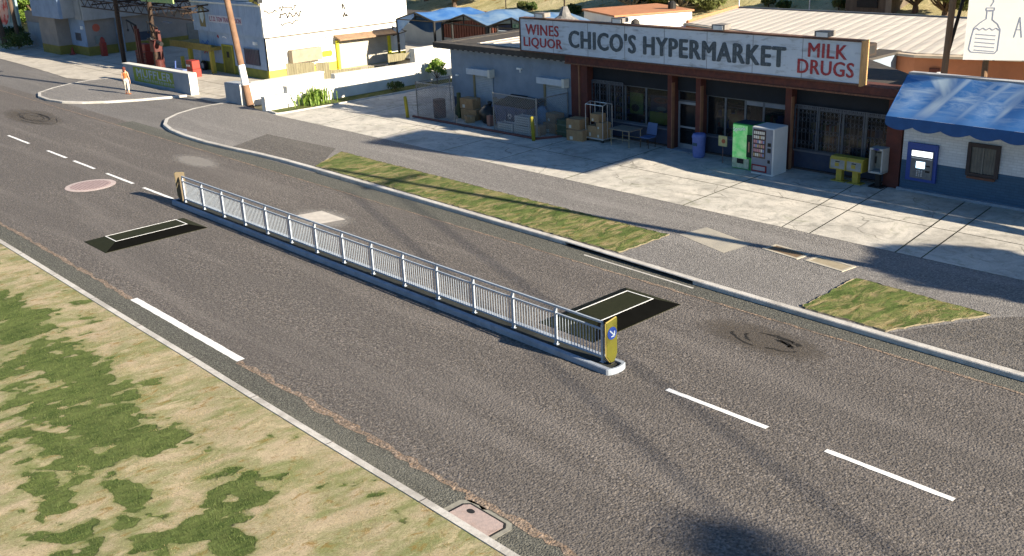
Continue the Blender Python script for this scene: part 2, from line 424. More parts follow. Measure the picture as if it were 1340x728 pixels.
g = MB(); gx = [-160 + i * 4 for i in range(31)] + [-37 + i * .12 for i in range(270)] + [-4 + i * 6 for i in range(11)]
gy = [-60, -30, -15, -8, -4, -1] + [.5 + i * .12 for i in range(72)] + [9.13]
grn = []
def green_at(x, y):
    d = max(1 - ((x - b[0]) / b[2]) ** 2 * .42 - ((y - b[1]) / b[3]) ** 2 * .42 for b in blobs); d = max(d, .05)
    q = Vector((x * 1.05, y * .75, 0)); f = mnoise.fractal(q, .8, 2.1, 6, noise_basis='PERLIN_ORIGINAL')
    f2 = mnoise.fractal(Vector((x * 3.1 + 9, y * 2.2, 3)), .7, 2.2, 4, noise_basis='PERLIN_ORIGINAL')
    return max(0, min(1, d * .9 + f * .6 + f2 * .55))
for y in gy:
    for x in gx:
        g.v.append((x, y, .115 + .02 * math.sin(x * 1.1 + y) * math.sin(y * 1.7) * min(1, (9.13 - y)))); grn.append(green_at(x, y))
nx = len(gx)
g.f = [(j * nx + i, j * nx + i + 1, (j + 1) * nx + i + 1, (j + 1) * nx + i) for j in range(len(gy) - 1) for i in range(nx - 1)]; g.mi = [0] * len(g.f)
lawn = struct('lawn', g, GRASS_N, smooth=True)
at = lawn.data.attributes.new('green', 'FLOAT', 'POINT'); at.data.foreach_set('value', grn)
rnd = random.Random(99); mg = MB(); ms_ = MB(); cg = cs = 0
while cg < 42000 or cs < 26000:
    u = rnd.random(); x = -8 - 26 * u ** 1.3; y = rnd.uniform(3.4, 9.1); v_ = green_at(x, y)
    th = rnd.uniform(0, 6.28); z = .112 + .02 * math.sin(x * 1.1 + y) * math.sin(y * 1.7) * min(1, (9.13 - y)); lx, ly_ = rnd.uniform(-.03, .03), rnd.uniform(-.03, .03)
    if v_ > .56 and cg < 42000:
        w = .005; h = rnd.uniform(.012, .040); mb = mg; cg += 1
    elif v_ <= .5 and cs < 26000 and mnoise.noise(Vector((x * 1.7, y * 1.2, 5))) > .02:
        w = .004; h = rnd.uniform(.006, .026); mb = ms_; cs += 1
    else: continue
    ox, oy = math.cos(th) * w, math.sin(th) * w
    mb.add([(x - ox, y - oy, z), (x + ox, y + oy, z), (x + lx, y + ly_, z + .008 + h)], [(0, 1, 2)])
# pavement slab beyond the far kerb, corner curve on the left
curve = [(-54.2, 27.2), (-54.3, 26.2), (-54.05, 25.0), (-53.4, 23.7), (-52.4, 22.6), (-51.0, 21.85), (-49.4, 21.45), (-47.5, 21.25), (-45.2, 21.2), (-43, 21.32), (-41, 21.5), (-38.9, 21.6), (-36.5, 21.6)]
main = curve + [(-30, 21.52), (-25.0, 21.45), (-21.5, 21.4), (-16.4, 21.2), (-12, 21.12), (-7.4, 21.08), (0, 21.05), (60, 21.0)]
inner = []
for i, p in enumerate(main):
    a = Vector(main[max(0, i - 1)]); b = Vector(main[min(len(main) - 1, i + 1)]); d = (b - a).normalized(); inner.append((p[0] - d.y * .2, p[1] + d.x * .2))
strip(curve + [(-30, 21.52), (-25.0, 21.45), (-21.5, 21.4)], .2, -.05, .125, C_kerb, 'kerb_far')
strip([(-21.5, 21.4), (-16.4, 21.2)], .2, .10, .128, C_kerb, 'kerb_lintel')
strip([(-16.4, 21.2), (-12, 21.12), (-7.4, 21.08), (0, 21.05), (60, 21.0)], .2, -.05, .125, C_kerb, 'kerb_far')
struct('drain_recess', MB().sheet([(-21.5, 21.55), (-16.4, 21.37), (-16.4, 21.2), (-21.5, 21.4)], .002).add([(-21.5, 21.55, 0), (-16.4, 21.37, 0), (-16.4, 21.37, .1), (-21.5, 21.55, .1)], [(0, 1, 2, 3)]), black)
struct('drain_apron', MB().sheet([(-20.4, 21.05), (-16.2, 20.93), (-16.2, 21.0), (-20.4, 21.12)], .0075), C_kerb)
struct('pavement', MB().sheet(inner + [(60, 26.8), (-47.2, 26.8), (-49.2, 27.0), (-52.4, 27.2)], .12), A_pave)
dk = [(-43.6, 21.3), (-44.2, 24.0), (-38.7, 24.3), (-36.3, 21.85), (-38.9, 21.83), (-41, 21.73), (-43, 21.55)]
struct('driveway_patch', MB().sheet(dk[1:], .124), A_dark)
struct('driveway_patch', MB().sheet([(-10.75, 21.35), (-9.4, 23.8), (-7.0, 26.3), (20, 26.3), (20, 21.25), (-7.4, 21.3)], .124), A_dark)

# apron with slight fall, slabs with joints, patches of moss in joints
aj = [(-48.5, -47.9), (-44.0, -44.6), (-38.9, -39.4), (-34.4, -34.9), (-31.2, -31.6), (-26.9, -27.3), (-21.2, -21.5), (-17.3, -18.2), (-16.3, -17.1), (-13.5, -14.3), (-12.7, -13.4), (-8.6, -9.6), (-4, -5), (6, 6)]
mb = MB()
for i in range(len(aj) - 1):
    a, b = aj[i], aj[i + 1]; q = (.018, .03, .014, .024)[i % 4]
    ya = 26.8
    for (y0, y1) in ((ya, 29.6), (29.64, 33.6)):
        t0 = (y0 - ya) / 6.2; t1 = (y1 - ya) / 6.2
        def px(pp, t): return pp[0] + (pp[1] - pp[0]) * t
        h = lambda t: .125 + .03 * t
        mb.add([(px(a, t0) + q, y0, h(t0)), (px(b, t0) - q, y0, h(t0)), (px(b, t1) - q, y1, h(t1)), (px(a, t1) + q, y1, h(t1))], [(0, 1, 2, 3)])
struct('concrete_apron', mb, C_apron)
struct('apron_bed', MB().sheet([(-48.4, 26.78), (6, 26.78), (6, 40), (-49.5, 40)], .10), M('joint_soil', (.05, .05, .035), (.06, .085, .025), scale=2))
struct('concrete_apron', MB().sheet([(-48.5, 27.0), (-47.92, 26.8), (-48.0, 33.6), (-48.3, 40), (-49.3, 40)], .124).sheet([(-47.9, 33.64), (-41.05, 33.64), (-41.05, 44), (-48.3, 44)], .13), C_apron)
# service slabs in the pavement
frame_c = M('utility_frame', (.42, .38, .30), (.34, .31, .25), scale=5, rough=.85)
struct('service_slab', MB().sheet([(-19.25, 24.15), (-19.05, 25.3), (-17.0, 24.8), (-17.15, 23.6)], .126), M('old_slab', (.36, .33, .27), (.29, .27, .23), scale=2.2, rough=.9, bs=.3))
def cover(x, y, w, h, rot, mat, name, lab, r=.0):
    t = thing(name, lab, 'cover', (x, y, .125), 'covers in the pavement')
    mb = MB().box(-w / 2, w / 2, -h / 2, -h / 2 + .1, -.01, .012).box(-w / 2, w / 2, h / 2 - .1, h / 2, -.01, .012).box(-w / 2, -w / 2 + .1, -h / 2 + .1, h / 2 - .1, -.01, .012).box(w / 2 - .1, w / 2, -h / 2 + .1, h / 2 - .1, -.01, .012)
    mb.v = [(v[0] + x, v[1] + y, v[2] + .125) for v in mb.v]
    part('frame', mb, frame_c, t)
    mb = MB().box(x - w / 2 + .1, x + w / 2 - .1, y - h / 2 + .1, y + h / 2 - .1, .115, .131)
    part('plate', mb, mat, t)
    t.rotation_euler = (0, 0, rot); return t
cover(-15.85, 24.85, 1.3, .62, -.12, M('rusty_plate', (.20, .13, .07), (.14, .10, .06), scale=6, rough=.8), 'service_cover', 'brown rusty service cover in the pavement beside the big pale slab')
cover(-14.35, 24.75, 1.3, .62, -.12, M('pale_plate', (.33, .28, .19), (.27, .23, .16), scale=6, rough=.8), 'service_cover', 'tan service cover in the pavement, nearest the small triangular lawn')

# verges
def verge(pts, seed, lab):
    rr = random.Random(seed); q = []
    for i in range(len(pts)):
        a, b = Vector(pts[i]), Vector(pts[(i + 1) % len(pts)]); n_ = max(2, int((b - a).length / .16))
        for k in range(n_): c = a.lerp(b, k / n_); q.append((c.x + rr.uniform(-.035, .035), c.y + rr.uniform(-.035, .035)))
    pts = q
    mb = MB(); mb.sheet(pts, .142)
    n = len(pts)
    for i in range(n):
        a, b = pts[i], pts[(i + 1) % n]; mb.add([(a[0], a[1], .12), (b[0], b[1], .12), (b[0], b[1], .142), (a[0], a[1], .142)], [(0, 1, 2, 3)])
    struct('verge', mb, GRASS_V)
    e = []
    mb = MB(); edge = M('verge_edge', (.20, .17, .11), (.14, .12, .08), scale=6, rough=.95)
    for i in range(n):
        mb.bar((*pts[i], .13), (*pts[(i + 1) % n], .125), rr.uniform(.012, .034), 4)
    struct('verge_edging', mb, edge)
v1 = [(-37.9, 24.05), (-36.5, 21.85), (-30, 21.76), (-25, 21.70), (-19.5, 21.62), (-19.45, 23.9)]
v2 = [(-13.15, 21.42), (-13.2, 24.15), (-9.5, 23.95), (-10.85, 21.40)]
verge(v1, 1, ''); verge(v2, 2, '')

# oval pavement with kerb on the left
oval = [(-58.7, 26.9), (-59.1, 25.9), (-59.9, 24.3), (-60.9, 22.9), (-62.0, 21.9), (-63.3, 21.2), (-65.0, 20.9), (-66.8, 21.0), (-68.3, 21.5), (-69.5, 22.8), (-70.3, 24.2), (-70.6, 25.6), (-70.3, 26.9)]
strip(oval[::-1], .2, -.05, .12, C_kerb, 'kerb_oval')
struct('pavement', MB().sheet([(p[0] * .985 - .97, p[1] * .97 + .78) for p in oval] , .115), A_pave)
# forecourt concrete
fc = [(-53.9, 27.0), (-59, 27.0), (-70.8, 27.0), (-71.2, 25.9), (-73.7, 25.3), (-78.3, 25.6), (-84.7, 25.9), (-92, 26.1), (-98, 27.0), (-98, 60), (-53.9, 60)]
mb = MB().sheet(fc, .02); struct('forecourt', mb, C_fore)
seam = MB()
for i in range(14):
    x = -96 + i * 3.0; seam.box(x - .02, x + .02, 26.9, 33, .02, .023)
for y in (28.2, 30.4): seam.box(-97, -54.2, y, y + .035, .024, .026)
struct('forecourt_joint', seam, M('joint_dark', (.13, .12, .10)))
# light worn concrete on the far road
struct('road_patch', MB().sheet([(-90, 20.6), (-74.2, 20.5), (-72.0, 20.0), (-70.8, 19.4), (-76, 19.3), (-90, 19.2)], .004), M('pale_patch', (.34, .32, .29), (.25, .235, .215), scale=1.5, rough=.9, bs=.3))
def blotch(cx, cy, rx, ry, seed, z, mat, name='road_patch', n=26, rough=.16):
    rnd = random.Random(seed); return struct(name, MB().sheet([(cx + rx * math.cos(2 * math.pi * i / n) * (1 + rnd.uniform(-rough, rough)), cy + ry * math.sin(2 * math.pi * i / n) * (1 + rnd.uniform(-rough, rough))) for i in range(n)], z), mat)
def fade_mat(name, col, c2, base=None, sc=.5):
    # worn patch: breaks up towards its edge through its own outline noise
    if name in MATS: return MATS[name]
    m, t, p = nodes(name); v = coord(t)
    tc = N(t, 'ShaderNodeTexCoord'); 
    sep = N(t, 'ShaderNodeVectorMath', operation='LENGTH'); mp = N(t, 'ShaderNodeMapping'); mp.inputs['Location'].default_value = (-1, -1, 0); mp.inputs['Scale'].default_value = (2, 2, 0)
    t.links.new(tc.outputs['Generated'], mp.inputs[0]); t.links.new(mp.outputs[0], sep.inputs[0])
    s = math_(t, 'SUBTRACT', math_(t, 'ADD', .62, math_(t, 'MULTIPLY', noise(t, v, 5, 7, .7), .75)), sep.outputs['Value'])
    al = math_(t, 'MULTIPLY', ramp(t, s, .02, .45), sc)
    t.links.new(al, p.inputs['Alpha'])
    g1 = noise(t, v, 16, 4, .8)
    t.links.new(mix(t, ramp(t, g1, .38, .62), tuple(col), tuple(c2)), p.inputs['Base Color']); p.inputs['Roughness'].default_value = .9
    bump(t, p, g1, .7, .03)
    MATS[name] = m; return m
pale_f = fade_mat('worn_pale', (.30, .28, .25), (.20, .185, .17), sc=.75)
brown_f = fade_mat('worn_brown', (.11, .09, .065), (.06, .05, .04), sc=.5)
darkf = fade_mat('oil_stain', (.05, .046, .043), (.03, .028, .027), sc=.65)
blotch(-42.2, 19.3, 2.2, .7, 1, .005, pale_f)
struct('road_patch', MB().sheet([(-31.1, 17.6), (-30.9, 18.55), (-29.3, 18.5), (-29.6, 17.45)], .006), M('concrete_square', (.52, .48, .42), (.40, .37, .33), scale=3, rough=.9, bs=.3))
blotch(-30.2, 18.0, 1.7, .95, 2, .0045, pale_f)
blotch(-12.8, 19.3, 1.9, .8, 3, .005, brown_f); blotch(-60, 18.4, 4.0, 1.1, 4, .005, brown_f)

# cracks inside the rough patches
def cracks(cx, cy, rx, ry, n, seed):
    rnd = random.Random(seed); mb = MB()
    for k in range(n):
        a0 = rnd.uniform(0, 6.28); rr = rnd.uniform(.25, .9); prev = None
        for i in range(9):
            a = a0 + i * .16; p = (cx + rx * rr * math.cos(a) + rnd.uniform(-.05, .05), cy + ry * rr * math.sin(a) + rnd.uniform(-.03, .03))
            if prev:
                d = Vector((p[0] - prev[0], p[1] - prev[1])).normalized() * rnd.uniform(.012, .035)
                mb.sheet([(prev[0] + d.y, prev[1] - d.x), (p[0] + d.y, p[1] - d.x), (p[0] - d.y, p[1] + d.x), (prev[0] - d.y, prev[1] + d.x)], .0085)
            prev = p
    struct('road_crack', mb, M('crack_dark', (.02, .018, .015)))
cracks(-12.6, 19.3, 1.2, .5, 9, 1); cracks(-60, 18.4, 3.4, .9, 16, 2)

# manhole (pinkish oval on road) and gutter cover
man = thing('manhole_cover', 'round worn pinkish manhole cover in the road near the left end of the railing', 'manhole cover', (-41.7, 14.45, 0))
mb = MB().lathe([(.98, -.01), (.98, .008), (.80, .012)], (-41.7, 14.45, 0), 40); part('rim', mb, M('pale_rim', (.46, .38, .36), (.36, .30, .28), scale=5, rough=.85), man)
mb = MB().lathe([(.79, .0), (.79, .014)], (-41.7, 14.45, 0), 40)
for i in range(-6, 7):
    y = 14.45 + i * .11; hw = math.sqrt(max(0, .74 ** 2 - (i * .11) ** 2)); mb.box(-41.7 - hw, -41.7 + hw, y - .02, y + .02, .0142, .022)
part('lid', mb, M('pink_lid', (.36, .27, .26), (.28, .21, .20), scale=9, rough=.85), man)
dr = thing('gutter_cover', 'rectangular rusty pink metal cover set in the gutter against the near kerb', 'cover', (-12.0, 9.6, 0))
part('frame', MB().prism([(-12.68, 9.31), (-12.68, 9.80), (-12.52, 9.93), (-11.45, 9.93), (-11.32, 9.80), (-11.32, 9.31)], .0, .008), M('gutter_frame', (.28, .27, .22), (.2, .19, .16), scale=8), dr)
part('gap', MB().prism([(-12.55, 9.33), (-12.55, 9.75), (-12.45, 9.86), (-11.52, 9.86), (-11.42, 9.76), (-11.42, 9.33)], .003, .011), black, dr)
pl = part('plate', MB().prism([(-12.50, 9.34), (-12.50, 9.73), (-12.42, 9.82), (-11.55, 9.82), (-11.47, 9.73), (-11.47, 9.34)], .003, .016), M('pink_plate', (.40, .31, .28), (.32, .26, .24), scale=12, rough=.8, grime=(.22, .15, .12), gscale=3, bs=.3), dr)
part('lifting_hole', MB().disc((-12.25, 9.68, .0165), X_, Y_, .09, (0, 0, .001), 16, .06), black, dr)

# ------------------------------------------------------------------ traffic island with railing
isl = MB()
def cap(xc, s, y0, y1, n=8):
    yc = (y0 + y1) / 2; r = (y1 - y0) / 2
    return [(xc + s * .12 * math.sin(math.pi * (i / n)), yc - r * math.cos(math.pi * (i / n))) for i in range(n + 1)]
outer = cap(-14.25, 1, 15.36, 15.98) + cap(-36.15, -1, 15.36, 15.98)[::-1]
outer = [(x, y) for x, y in outer]
mb = MB(); n = len(outer)
inn = [(-14.25 + (x + 14.25) * .6 if x > -20 else -36.15 + (x + 36.15) * .6, 15.67 + (y - 15.67) * .62) for x, y in outer]
mb.v = [(x, y, -.02) for x, y in outer] + [(x, y, .125) for x, y in outer] + [(15.67 * 0 + x * 1 + (.0), 15.67 + (y - 15.67) * .94, .145) for x, y in outer] + [(x, y, .145) for x, y in inn] + [(x, y, .10) for x, y in inn]
for k in range(4):
    for i in range(n): j = (i + 1) % n; mb.f.append((k * n + i, k * n + j, (k + 1) * n + j, (k + 1) * n + i)); mb.mi.append(0)
struct('traffic_island_kerb', mb, C_kerb2)
struct('traffic_island_bed', MB().sheet(inn, .102), M('black_bed', (.02, .022, .02), (.03, .033, .028), scale=12, rough=.9))

rail_m = M('rail_paint', (.40, .44, .49), (.34, .38, .43), scale=10, rough=.4, metal=.15, grime=(.30, .28, .26), gscale=6, gamt=.2)
YR = 15.68; NP = 15; X0 = -35.68; DX = 1.503
gr = thing('pedestrian_guardrail', 'long pale grey steel pedestrian railing of fourteen barred panels on the narrow kerb island', 'railing', (X0, YR, .10))
for k in range(NP):
    x = X0 + k * DX
    mb = MB().box(x - .03, x + .03, YR - .03, YR + .03, .10, 1.02).box(x - .055, x + .055, YR - .05, YR + .05, .095, .115)
    mb.bar((x, YR, 1.0), (x, YR, 1.06), .026, 8)
    if k % 14: mb.bar((x, YR - .028, .18), (x, YR - .05, .18), .025, 6)
    part('post', mb, rail_m, gr)
for k in range(NP - 1):
    a = X0 + k * DX + .035; b = a + DX - .07
    mb = MB()
    mb.box(a - .04, b + .04, YR - .025, YR + .025, 1.06, 1.105) if True else None
    mb.box(a, b, YR - .02, YR + .02, .89, .925)
    mb.box(a, b, YR - .02, YR + .02, .21, .245)
    nb = 14
    for i in range(nb):
        x = a + (b - a) * (i + 1) / (nb + 1); mb.bar((x, YR, .245), (x, YR, .89), .0105, 5)
    part('panel', mb, M('rail_panel_shaded', (.36, .41, .47), (.30, .35, .41), scale=10, rough=.45, metal=.1), gr)  # bars toned darker than the posts as painted shade
# sign boards on both ends
yel = M('yellow_board', (.075, .073, .006), (.062, .06, .006), scale=6, rough=.5, grime=(.2, .17, .05), gscale=4, gamt=.2)  # sign colours darkened so the board looks unlit
yedge = M('yellow_edge', (.24, .19, .05), (.2, .16, .04), rough=.5)
blue_r = M('blue_roundel', (.008, .03, .17), (.008, .025, .15), rough=.45)
def board(xf, s, lab, grp='keep side boards on the island'):
    t = thing('keep_side_sign', lab, 'traffic sign', (xf, YR, .14))
    w = .17; prof = [(-w, .30), (-w, 1.10), (w, 1.16), (w, .30), (w * .75, .20), (.02, .05), (-w * .55, .20)]
    if s < 0: prof = [(-a, b) for a, b in prof]
    yc = YR + .03
    part('board', MB().plate([(xf, yc + a, b + .05) for a, b in prof], (s * -.05, 0, 0)), yel if s > 0 else M('board_back_brown', (.13, .10, .06), (.10, .08, .05)), t)
    # light edging down the side
    mb = MB()
    for i in range(len(prof)):
        a, b = prof[i], prof[(i + 1) % len(prof)]; mb.bar((xf - s * .03, yc + a[0], a[1] + .05), (xf - s * .03, yc + b[0], b[1] + .05), .022, 4)
    part('edging', mb, yedge if s > 0 else M('dark_edge', (.16, .13, .07)), t)
    part('foot', MB().box(xf - .09, xf + .03, yc - .06, yc + .06, .14, .17).box(xf - .05, xf - .01, yc - .02, yc + .02, .17, .28), black, t)
    if s > 0:
        r = part('roundel', MB().disc((xf + .004, yc, .88), Y_, Z_, .15, (.006, 0, 0), 28), blue_r, t)
        mb = MB(); strokes(mb, [(-.075, .075, .05, -.05), (.07, -.075, -.04, -.075), (.07, -.075, .07, .04)], (xf + .0125, yc, .88), Y_, Z_, X_, .032, .003)
        part('arrow', mb, M('arrow_grey', (.25, .30, .36)), t)
    return t
board(-14.38, 1, 'yellow keep right board with a blue arrow roundel at the near end of the railing')
board(-35.95, -1, 'dull brown back of the board at the far left end of the railing')

# ------------------------------------------------------------------ speed humps
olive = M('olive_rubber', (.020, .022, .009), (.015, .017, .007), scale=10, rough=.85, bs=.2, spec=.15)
def hump(x0, x1, y0, y1, i0, i1, j0, j1, lab):
    t = thing('speed_hump', lab, 'speed hump', ((x0 + x1) / 2, (y0 + y1) / 2, 0))
    B = [(x0, y0), (x1, y0), (x1, y1), (x0, y1)]; T = [(x0 + i0, y0 + j0), (x1 - i1, y0 + j0), (x1 - i1, y1 - j1), (x0 + i0, y1 - j1)]
    mb = MB(); mb.v = [(a, b, .0) for a, b in B] + [(a, b, .013) for a, b in B] + [(a, b, .15) for a, b in T]
    mb.f = [(0, 3, 2, 1)] + [(i, (i + 1) % 4, 4 + (i + 1) % 4, 4 + i) for i in range(4)] + [(4 + i, 4 + (i + 1) % 4, 8 + (i + 1) % 4, 8 + i) for i in range(4)] + [(8, 9, 10, 11)]; mb.mi = [0] * 10
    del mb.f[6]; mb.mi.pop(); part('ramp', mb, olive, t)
    k = MB(); k.add([mb.v[5], mb.v[6], mb.v[10], mb.v[9]], [(0, 1, 2, 3)]); k.keep = True; part('shaded_ramp', k, M('shaded_rubber', (.0035, .0035, .003), (.0025, .0025, .002), rough=.95, spec=.05), t)  # right-hand ramp face coloured black to stand for shade
    w = .035; a0, b0, a1, b1 = T[0][0], T[0][1], T[2][0], T[2][1]
    mb = MB().box(a0, a1, b0, b0 + w, .15, .153).box(a0, a1, b1 - w, b1, .15, .153).box(a0, a0 + w, b0 + w, b1 - w, .15, .153).box(a1 - w, a1, b0 + w, b1 - w, .15, .153)
    part('outline', mb, white_paint, t)
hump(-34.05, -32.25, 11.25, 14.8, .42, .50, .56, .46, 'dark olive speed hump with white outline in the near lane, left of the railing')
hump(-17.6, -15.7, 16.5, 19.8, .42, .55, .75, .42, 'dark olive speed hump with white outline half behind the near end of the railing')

# ------------------------------------------------------------------ store
FY = 33.0; GZ = .12
blue_wall = M('bluegrey_painted_block', (.22, .27, .33), (.18, .225, .28), scale=1.6, rough=.85, grime=(.14, .15, .16), gscale=.7, gamt=.45, bs=.25, bscale=9)
blue_dark = M('dark_blue_base_paint', (.045, .06, .10), (.035, .045, .08), scale=2, rough=.8, grime=(.12, .11, .10), gscale=1.4, gamt=.3)
redbrick = M('oxide_red_paint', (.11, .034, .026), (.08, .027, .022), scale=3, rough=.8, grime=(.06, .035, .03), gscale=2, gamt=.4)
tanpost = M('tan_trim', (.26, .13, .07), (.2, .10, .055), scale=4, rough=.8)
roofdark = M('dark_roofing', (.045, .042, .04), (.07, .06, .05), scale=3, rough=.85, grime=(.02, .02, .02), gscale=5, gamt=.5)
roofcream = M('pale_roof_sheet', (.50, .46, .40), (.42, .38, .33), scale=.6, rough=.8, grime=(.30, .24, .18), gscale=.5, gamt=.35, stretch=(1, .2, 1))
frame_al = M('window_aluminium', (.11, .13, .16), (.08, .10, .12), scale=8, rough=.45, metal=.4)
glassD = glass_mat('store_glass', (.015, .018, .022), .38, .10)
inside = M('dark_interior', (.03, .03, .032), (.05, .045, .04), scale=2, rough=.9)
st = thing('store_building', 'long low shop with oxide red columns, dark windows and roller shutters under the big sign', 'shop', (-29, 36, GZ))
# walls
wl = MB(); wl.box(-41.0, -32.45, FY, FY + .25, -.05, 3.3)
wl.box(-41.0, -40.75, FY + .25, 41, -.05, 3.3).box(-41, -21.6, 40.75, 41, -.05, 3.3).prism([(-21.6, 40.75), (-21.6, 38.4), (-16.9, 34.6), (-16.75, 34.75), (-21.35, 38.5), (-21.35, 41.0), (-21.6, 41.0)], -.05, 3.44)
part('wall', wl, blue_wall, st)
part('base_band', MB().box(-41.01, -32.45, FY - .012, FY, -.05, .92), blue_dark, st)
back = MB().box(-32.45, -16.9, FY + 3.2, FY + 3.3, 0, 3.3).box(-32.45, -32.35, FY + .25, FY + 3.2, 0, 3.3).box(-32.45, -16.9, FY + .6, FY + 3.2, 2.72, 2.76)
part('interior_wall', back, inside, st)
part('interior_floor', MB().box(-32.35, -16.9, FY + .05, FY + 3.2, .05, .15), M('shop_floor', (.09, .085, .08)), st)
for i, (x, w) in enumerate(((-31, 1.5), (-29, 1.8), (-24.8, 1.6), (-22.6, 1.4), (-20.4, 1.7), (-18.6, 1.3))):
    sh = MB()
    for z in (.5, .95, 1.4, 1.85): sh.box(x - w / 2, x + w / 2, FY + 1.5, FY + 1.9, z, z + .03)
    sh.box(x - w / 2 - .03, x - w / 2, FY + 1.5, FY + 1.9, .15, 2.0).box(x + w / 2, x + w / 2 + .03, FY + 1.5, FY + 1.9, .15, 2.0)
    so = part('shelf', sh, M('shelf_metal', (.16, .16, .17)), st)
    gd = MB(); rnd = random.Random(i)
    cols = [M('goods_a', (.35, .12, .05)), M('goods_b', (.10, .20, .08)), M('goods_c', (.40, .36, .20)), M('goods_d', (.08, .12, .30))]
    for z in (.53, .98, 1.43):
        xx = x - w / 2 + .05
        while xx < x + w / 2 - .15:
            ww = rnd.uniform(.08, .22); gd.cur = rnd.randrange(4); gd.box(xx, xx + ww - .01, FY + 1.52, FY + 1.75, z, z + rnd.uniform(.15, .34)); xx += ww
    part('goods', gd, cols, so)
# bulkhead below the windows + sill
def bay(x0, x1):
    part('bulkhead', MB().box(x0, x1, FY + .32, FY + .5, .05, .84), blue_dark, st)
    part('sill', MB().box(x0, x1, FY + .24, FY + .52, .84, .90), M('sill_grey', (.13, .14, .17)), st)
    part('plinth', MB().box(x0, x1, FY + .22, FY + .32, .05, .22), M('plinth_brown', (.075, .06, .055)), st)
bay(-31.45, -26.98); bay(-25.28, -21.38); bay(-21.12, -17.3)
def window(x0, x1, z0, z1, y, glass=glassD, w=.045, head=.0):
    f = MB().box(x0, x0 + w, y - .03, y + .03, z0, z1).box(x1 - w, x1, y - .03, y + .03, z0, z1).box(x0 + w, x1 - w, y - .03, y + .03, z0, z0 + w).box(x0 + w, x1 - w, y - .03, y + .03, z1 - w, z1)
    o = part('window', f, frame_al, st)
    part('pane', MB().box(x0 + w, x1 - w, y - .006, y + .006, z0 + w, z1 - w), glass, o)
    if head: part('head_panel', MB().box(x0 + w, x1 - w, y - .02, y - .008, z1 - w - head, z1 - w), M('grey_head', (.22, .24, .27)), o)
    return o
WY = FY + .40
pan = [(-31.42, -30.55), (-30.55, -29.62), (-29.62, -28.45), (-28.45, -27.0), (-25.26, -24.36), (-24.36, -23.42), (-23.42, -22.58), (-22.58, -21.4), (-21.1, -20.2), (-20.2, -19.2), (-19.2, -18.3), (-18.3, -17.32)]
for i, (a, b) in enumerate(pan): window(a, b, .90, 2.50, WY, head=.16 if i in (6, 7) else 0)
part('window_header', MB().box(-31.45, -26.98, FY + .3, FY + .5, 2.5, 3.25).box(-26.7, -25.55, FY + .3, FY + .5, 2.56, 3.25).box(-25.28, -21.38, FY + .3, FY + .5, 2.5, 3.25).box(-21.12, -17.3, FY + .3, FY + .5, 2.5, 3.25), M('header_darkblue', (.014, .018, .026), (.010, .013, .018), scale=1.5), st)
# door bay
dmat = M('door_grey', (.26, .29, .33), (.22, .25, .28), rough=.45, metal=.3)
dx0, dx1 = -27.0 + .28, -25.55
door = part('door', MB().box(dx0, dx0 + .08, WY - .03, WY + .03, .16, 2.1).box(dx1 - .08, dx1, WY - .03, WY + .03, .16, 2.1).box(dx0 + .08, dx1 - .08, WY - .03, WY + .03, 2.0, 2.1).box(dx0 + .08, dx1 - .08, WY - .03, WY + .03, .16, .36).box(dx0 + .08, dx1 - .08, WY - .03, WY + .03, 1.02, 1.09), dmat, st)
part('pane', MB().box(dx0 + .08, dx1 - .08, WY - .006, WY + .006, .36, 1.02).box(dx0 + .08, dx1 - .08, WY - .006, WY + .006, 1.09, 2.0), glassD, door)
part('handle', MB().bar((dx1 - .12, WY - .07, .95), (dx1 - .12, WY - .07, 1.3), .014), steel, door)
window(dx0, dx1, 2.12, 2.55, WY)
part('door_step', MB().box(-26.95, -25.3, FY - .12, FY + .4, .05, .17), C_kerb2, st)
# columns
for x0, x1 in ((-26.96, -26.74), (-25.52, -25.28), (-21.38, -21.12)):
    part('column', MB().box(x0, x1, FY - .04, FY + .45, .05, 3.26), redbrick, st)
part('column', MB().box(-32.45, -31.98, FY - .08, FY + .5, .05, 3.26), redbrick, st)
part('column', MB().box(-31.9, -31.47, FY - .06, FY + .5, .05, 3.26), redbrick, st)
part('column_trim', MB().box(-31.98, -31.9, FY - .11, FY + .3, .05, 3.26), tanpost, st)
part('column', MB().box(-17.28, -16.72, FY - .06, FY + .5, .05, 3.26), redbrick, st)
for x in (-26.73, -25.27, -21.11):
    part('column_trim', MB().box(x, x + .03, FY - .07, FY + .1, .12, 2.9), tanpost, st)
# fascia: red brick strip with drips
part('fascia', MB().box(-32.5, -16.7, FY - .38, FY + .55, 3.28, 3.62), M('fascia_red', (.115, .04, .03), (.075, .03, .026), scale=6, rough=.85, bs=.4, bscale=14), st)
part('fascia_trim', MB().box(-32.5, -16.7, FY - .42, FY - .38, 3.27, 3.33), M('fascia_drip', (.20, .09, .05), (.1, .05, .035), scale=14), st)
# eaves and roof
part('eaves', MB().box(-42.0, -32.5, FY - .3, FY + .3, 3.32, 3.60).box(-42.0, -41.4, FY + .3, 41.3, 3.32, 3.60), roofdark, st)
tr = MB()
for i in range(24):
    x = -41.9 + i * .4; tr.box(x, x + .2, FY - .33, FY - .302, 3.33, 3.36)
part('eaves_trim', tr, M('pale_trim', (.35, .33, .30)), st)
part('roof', MB().prism([(-41.4, FY + .55), (-16.72, FY + .55), (-16.72, 34.8), (-21.3, 38.6), (-21.3, 41.3), (-41.4, 41.3)], 3.45, 3.56), roofdark, st)
rc = MB().box(-39.6, -22.3, FY + .6, 41.2, 3.565, 3.60)
for i in range(23): rc.box(-39.4 + i * .74, -39.36 + i * .74, FY + .6, 41.2, 3.60, 3.63)
part('roof_sheet', rc, roofcream, st)
part('roof_parapet', MB().box(-16.95, -16.72, FY + .56, 34.7, 3.56, 3.9), redbrick, st)
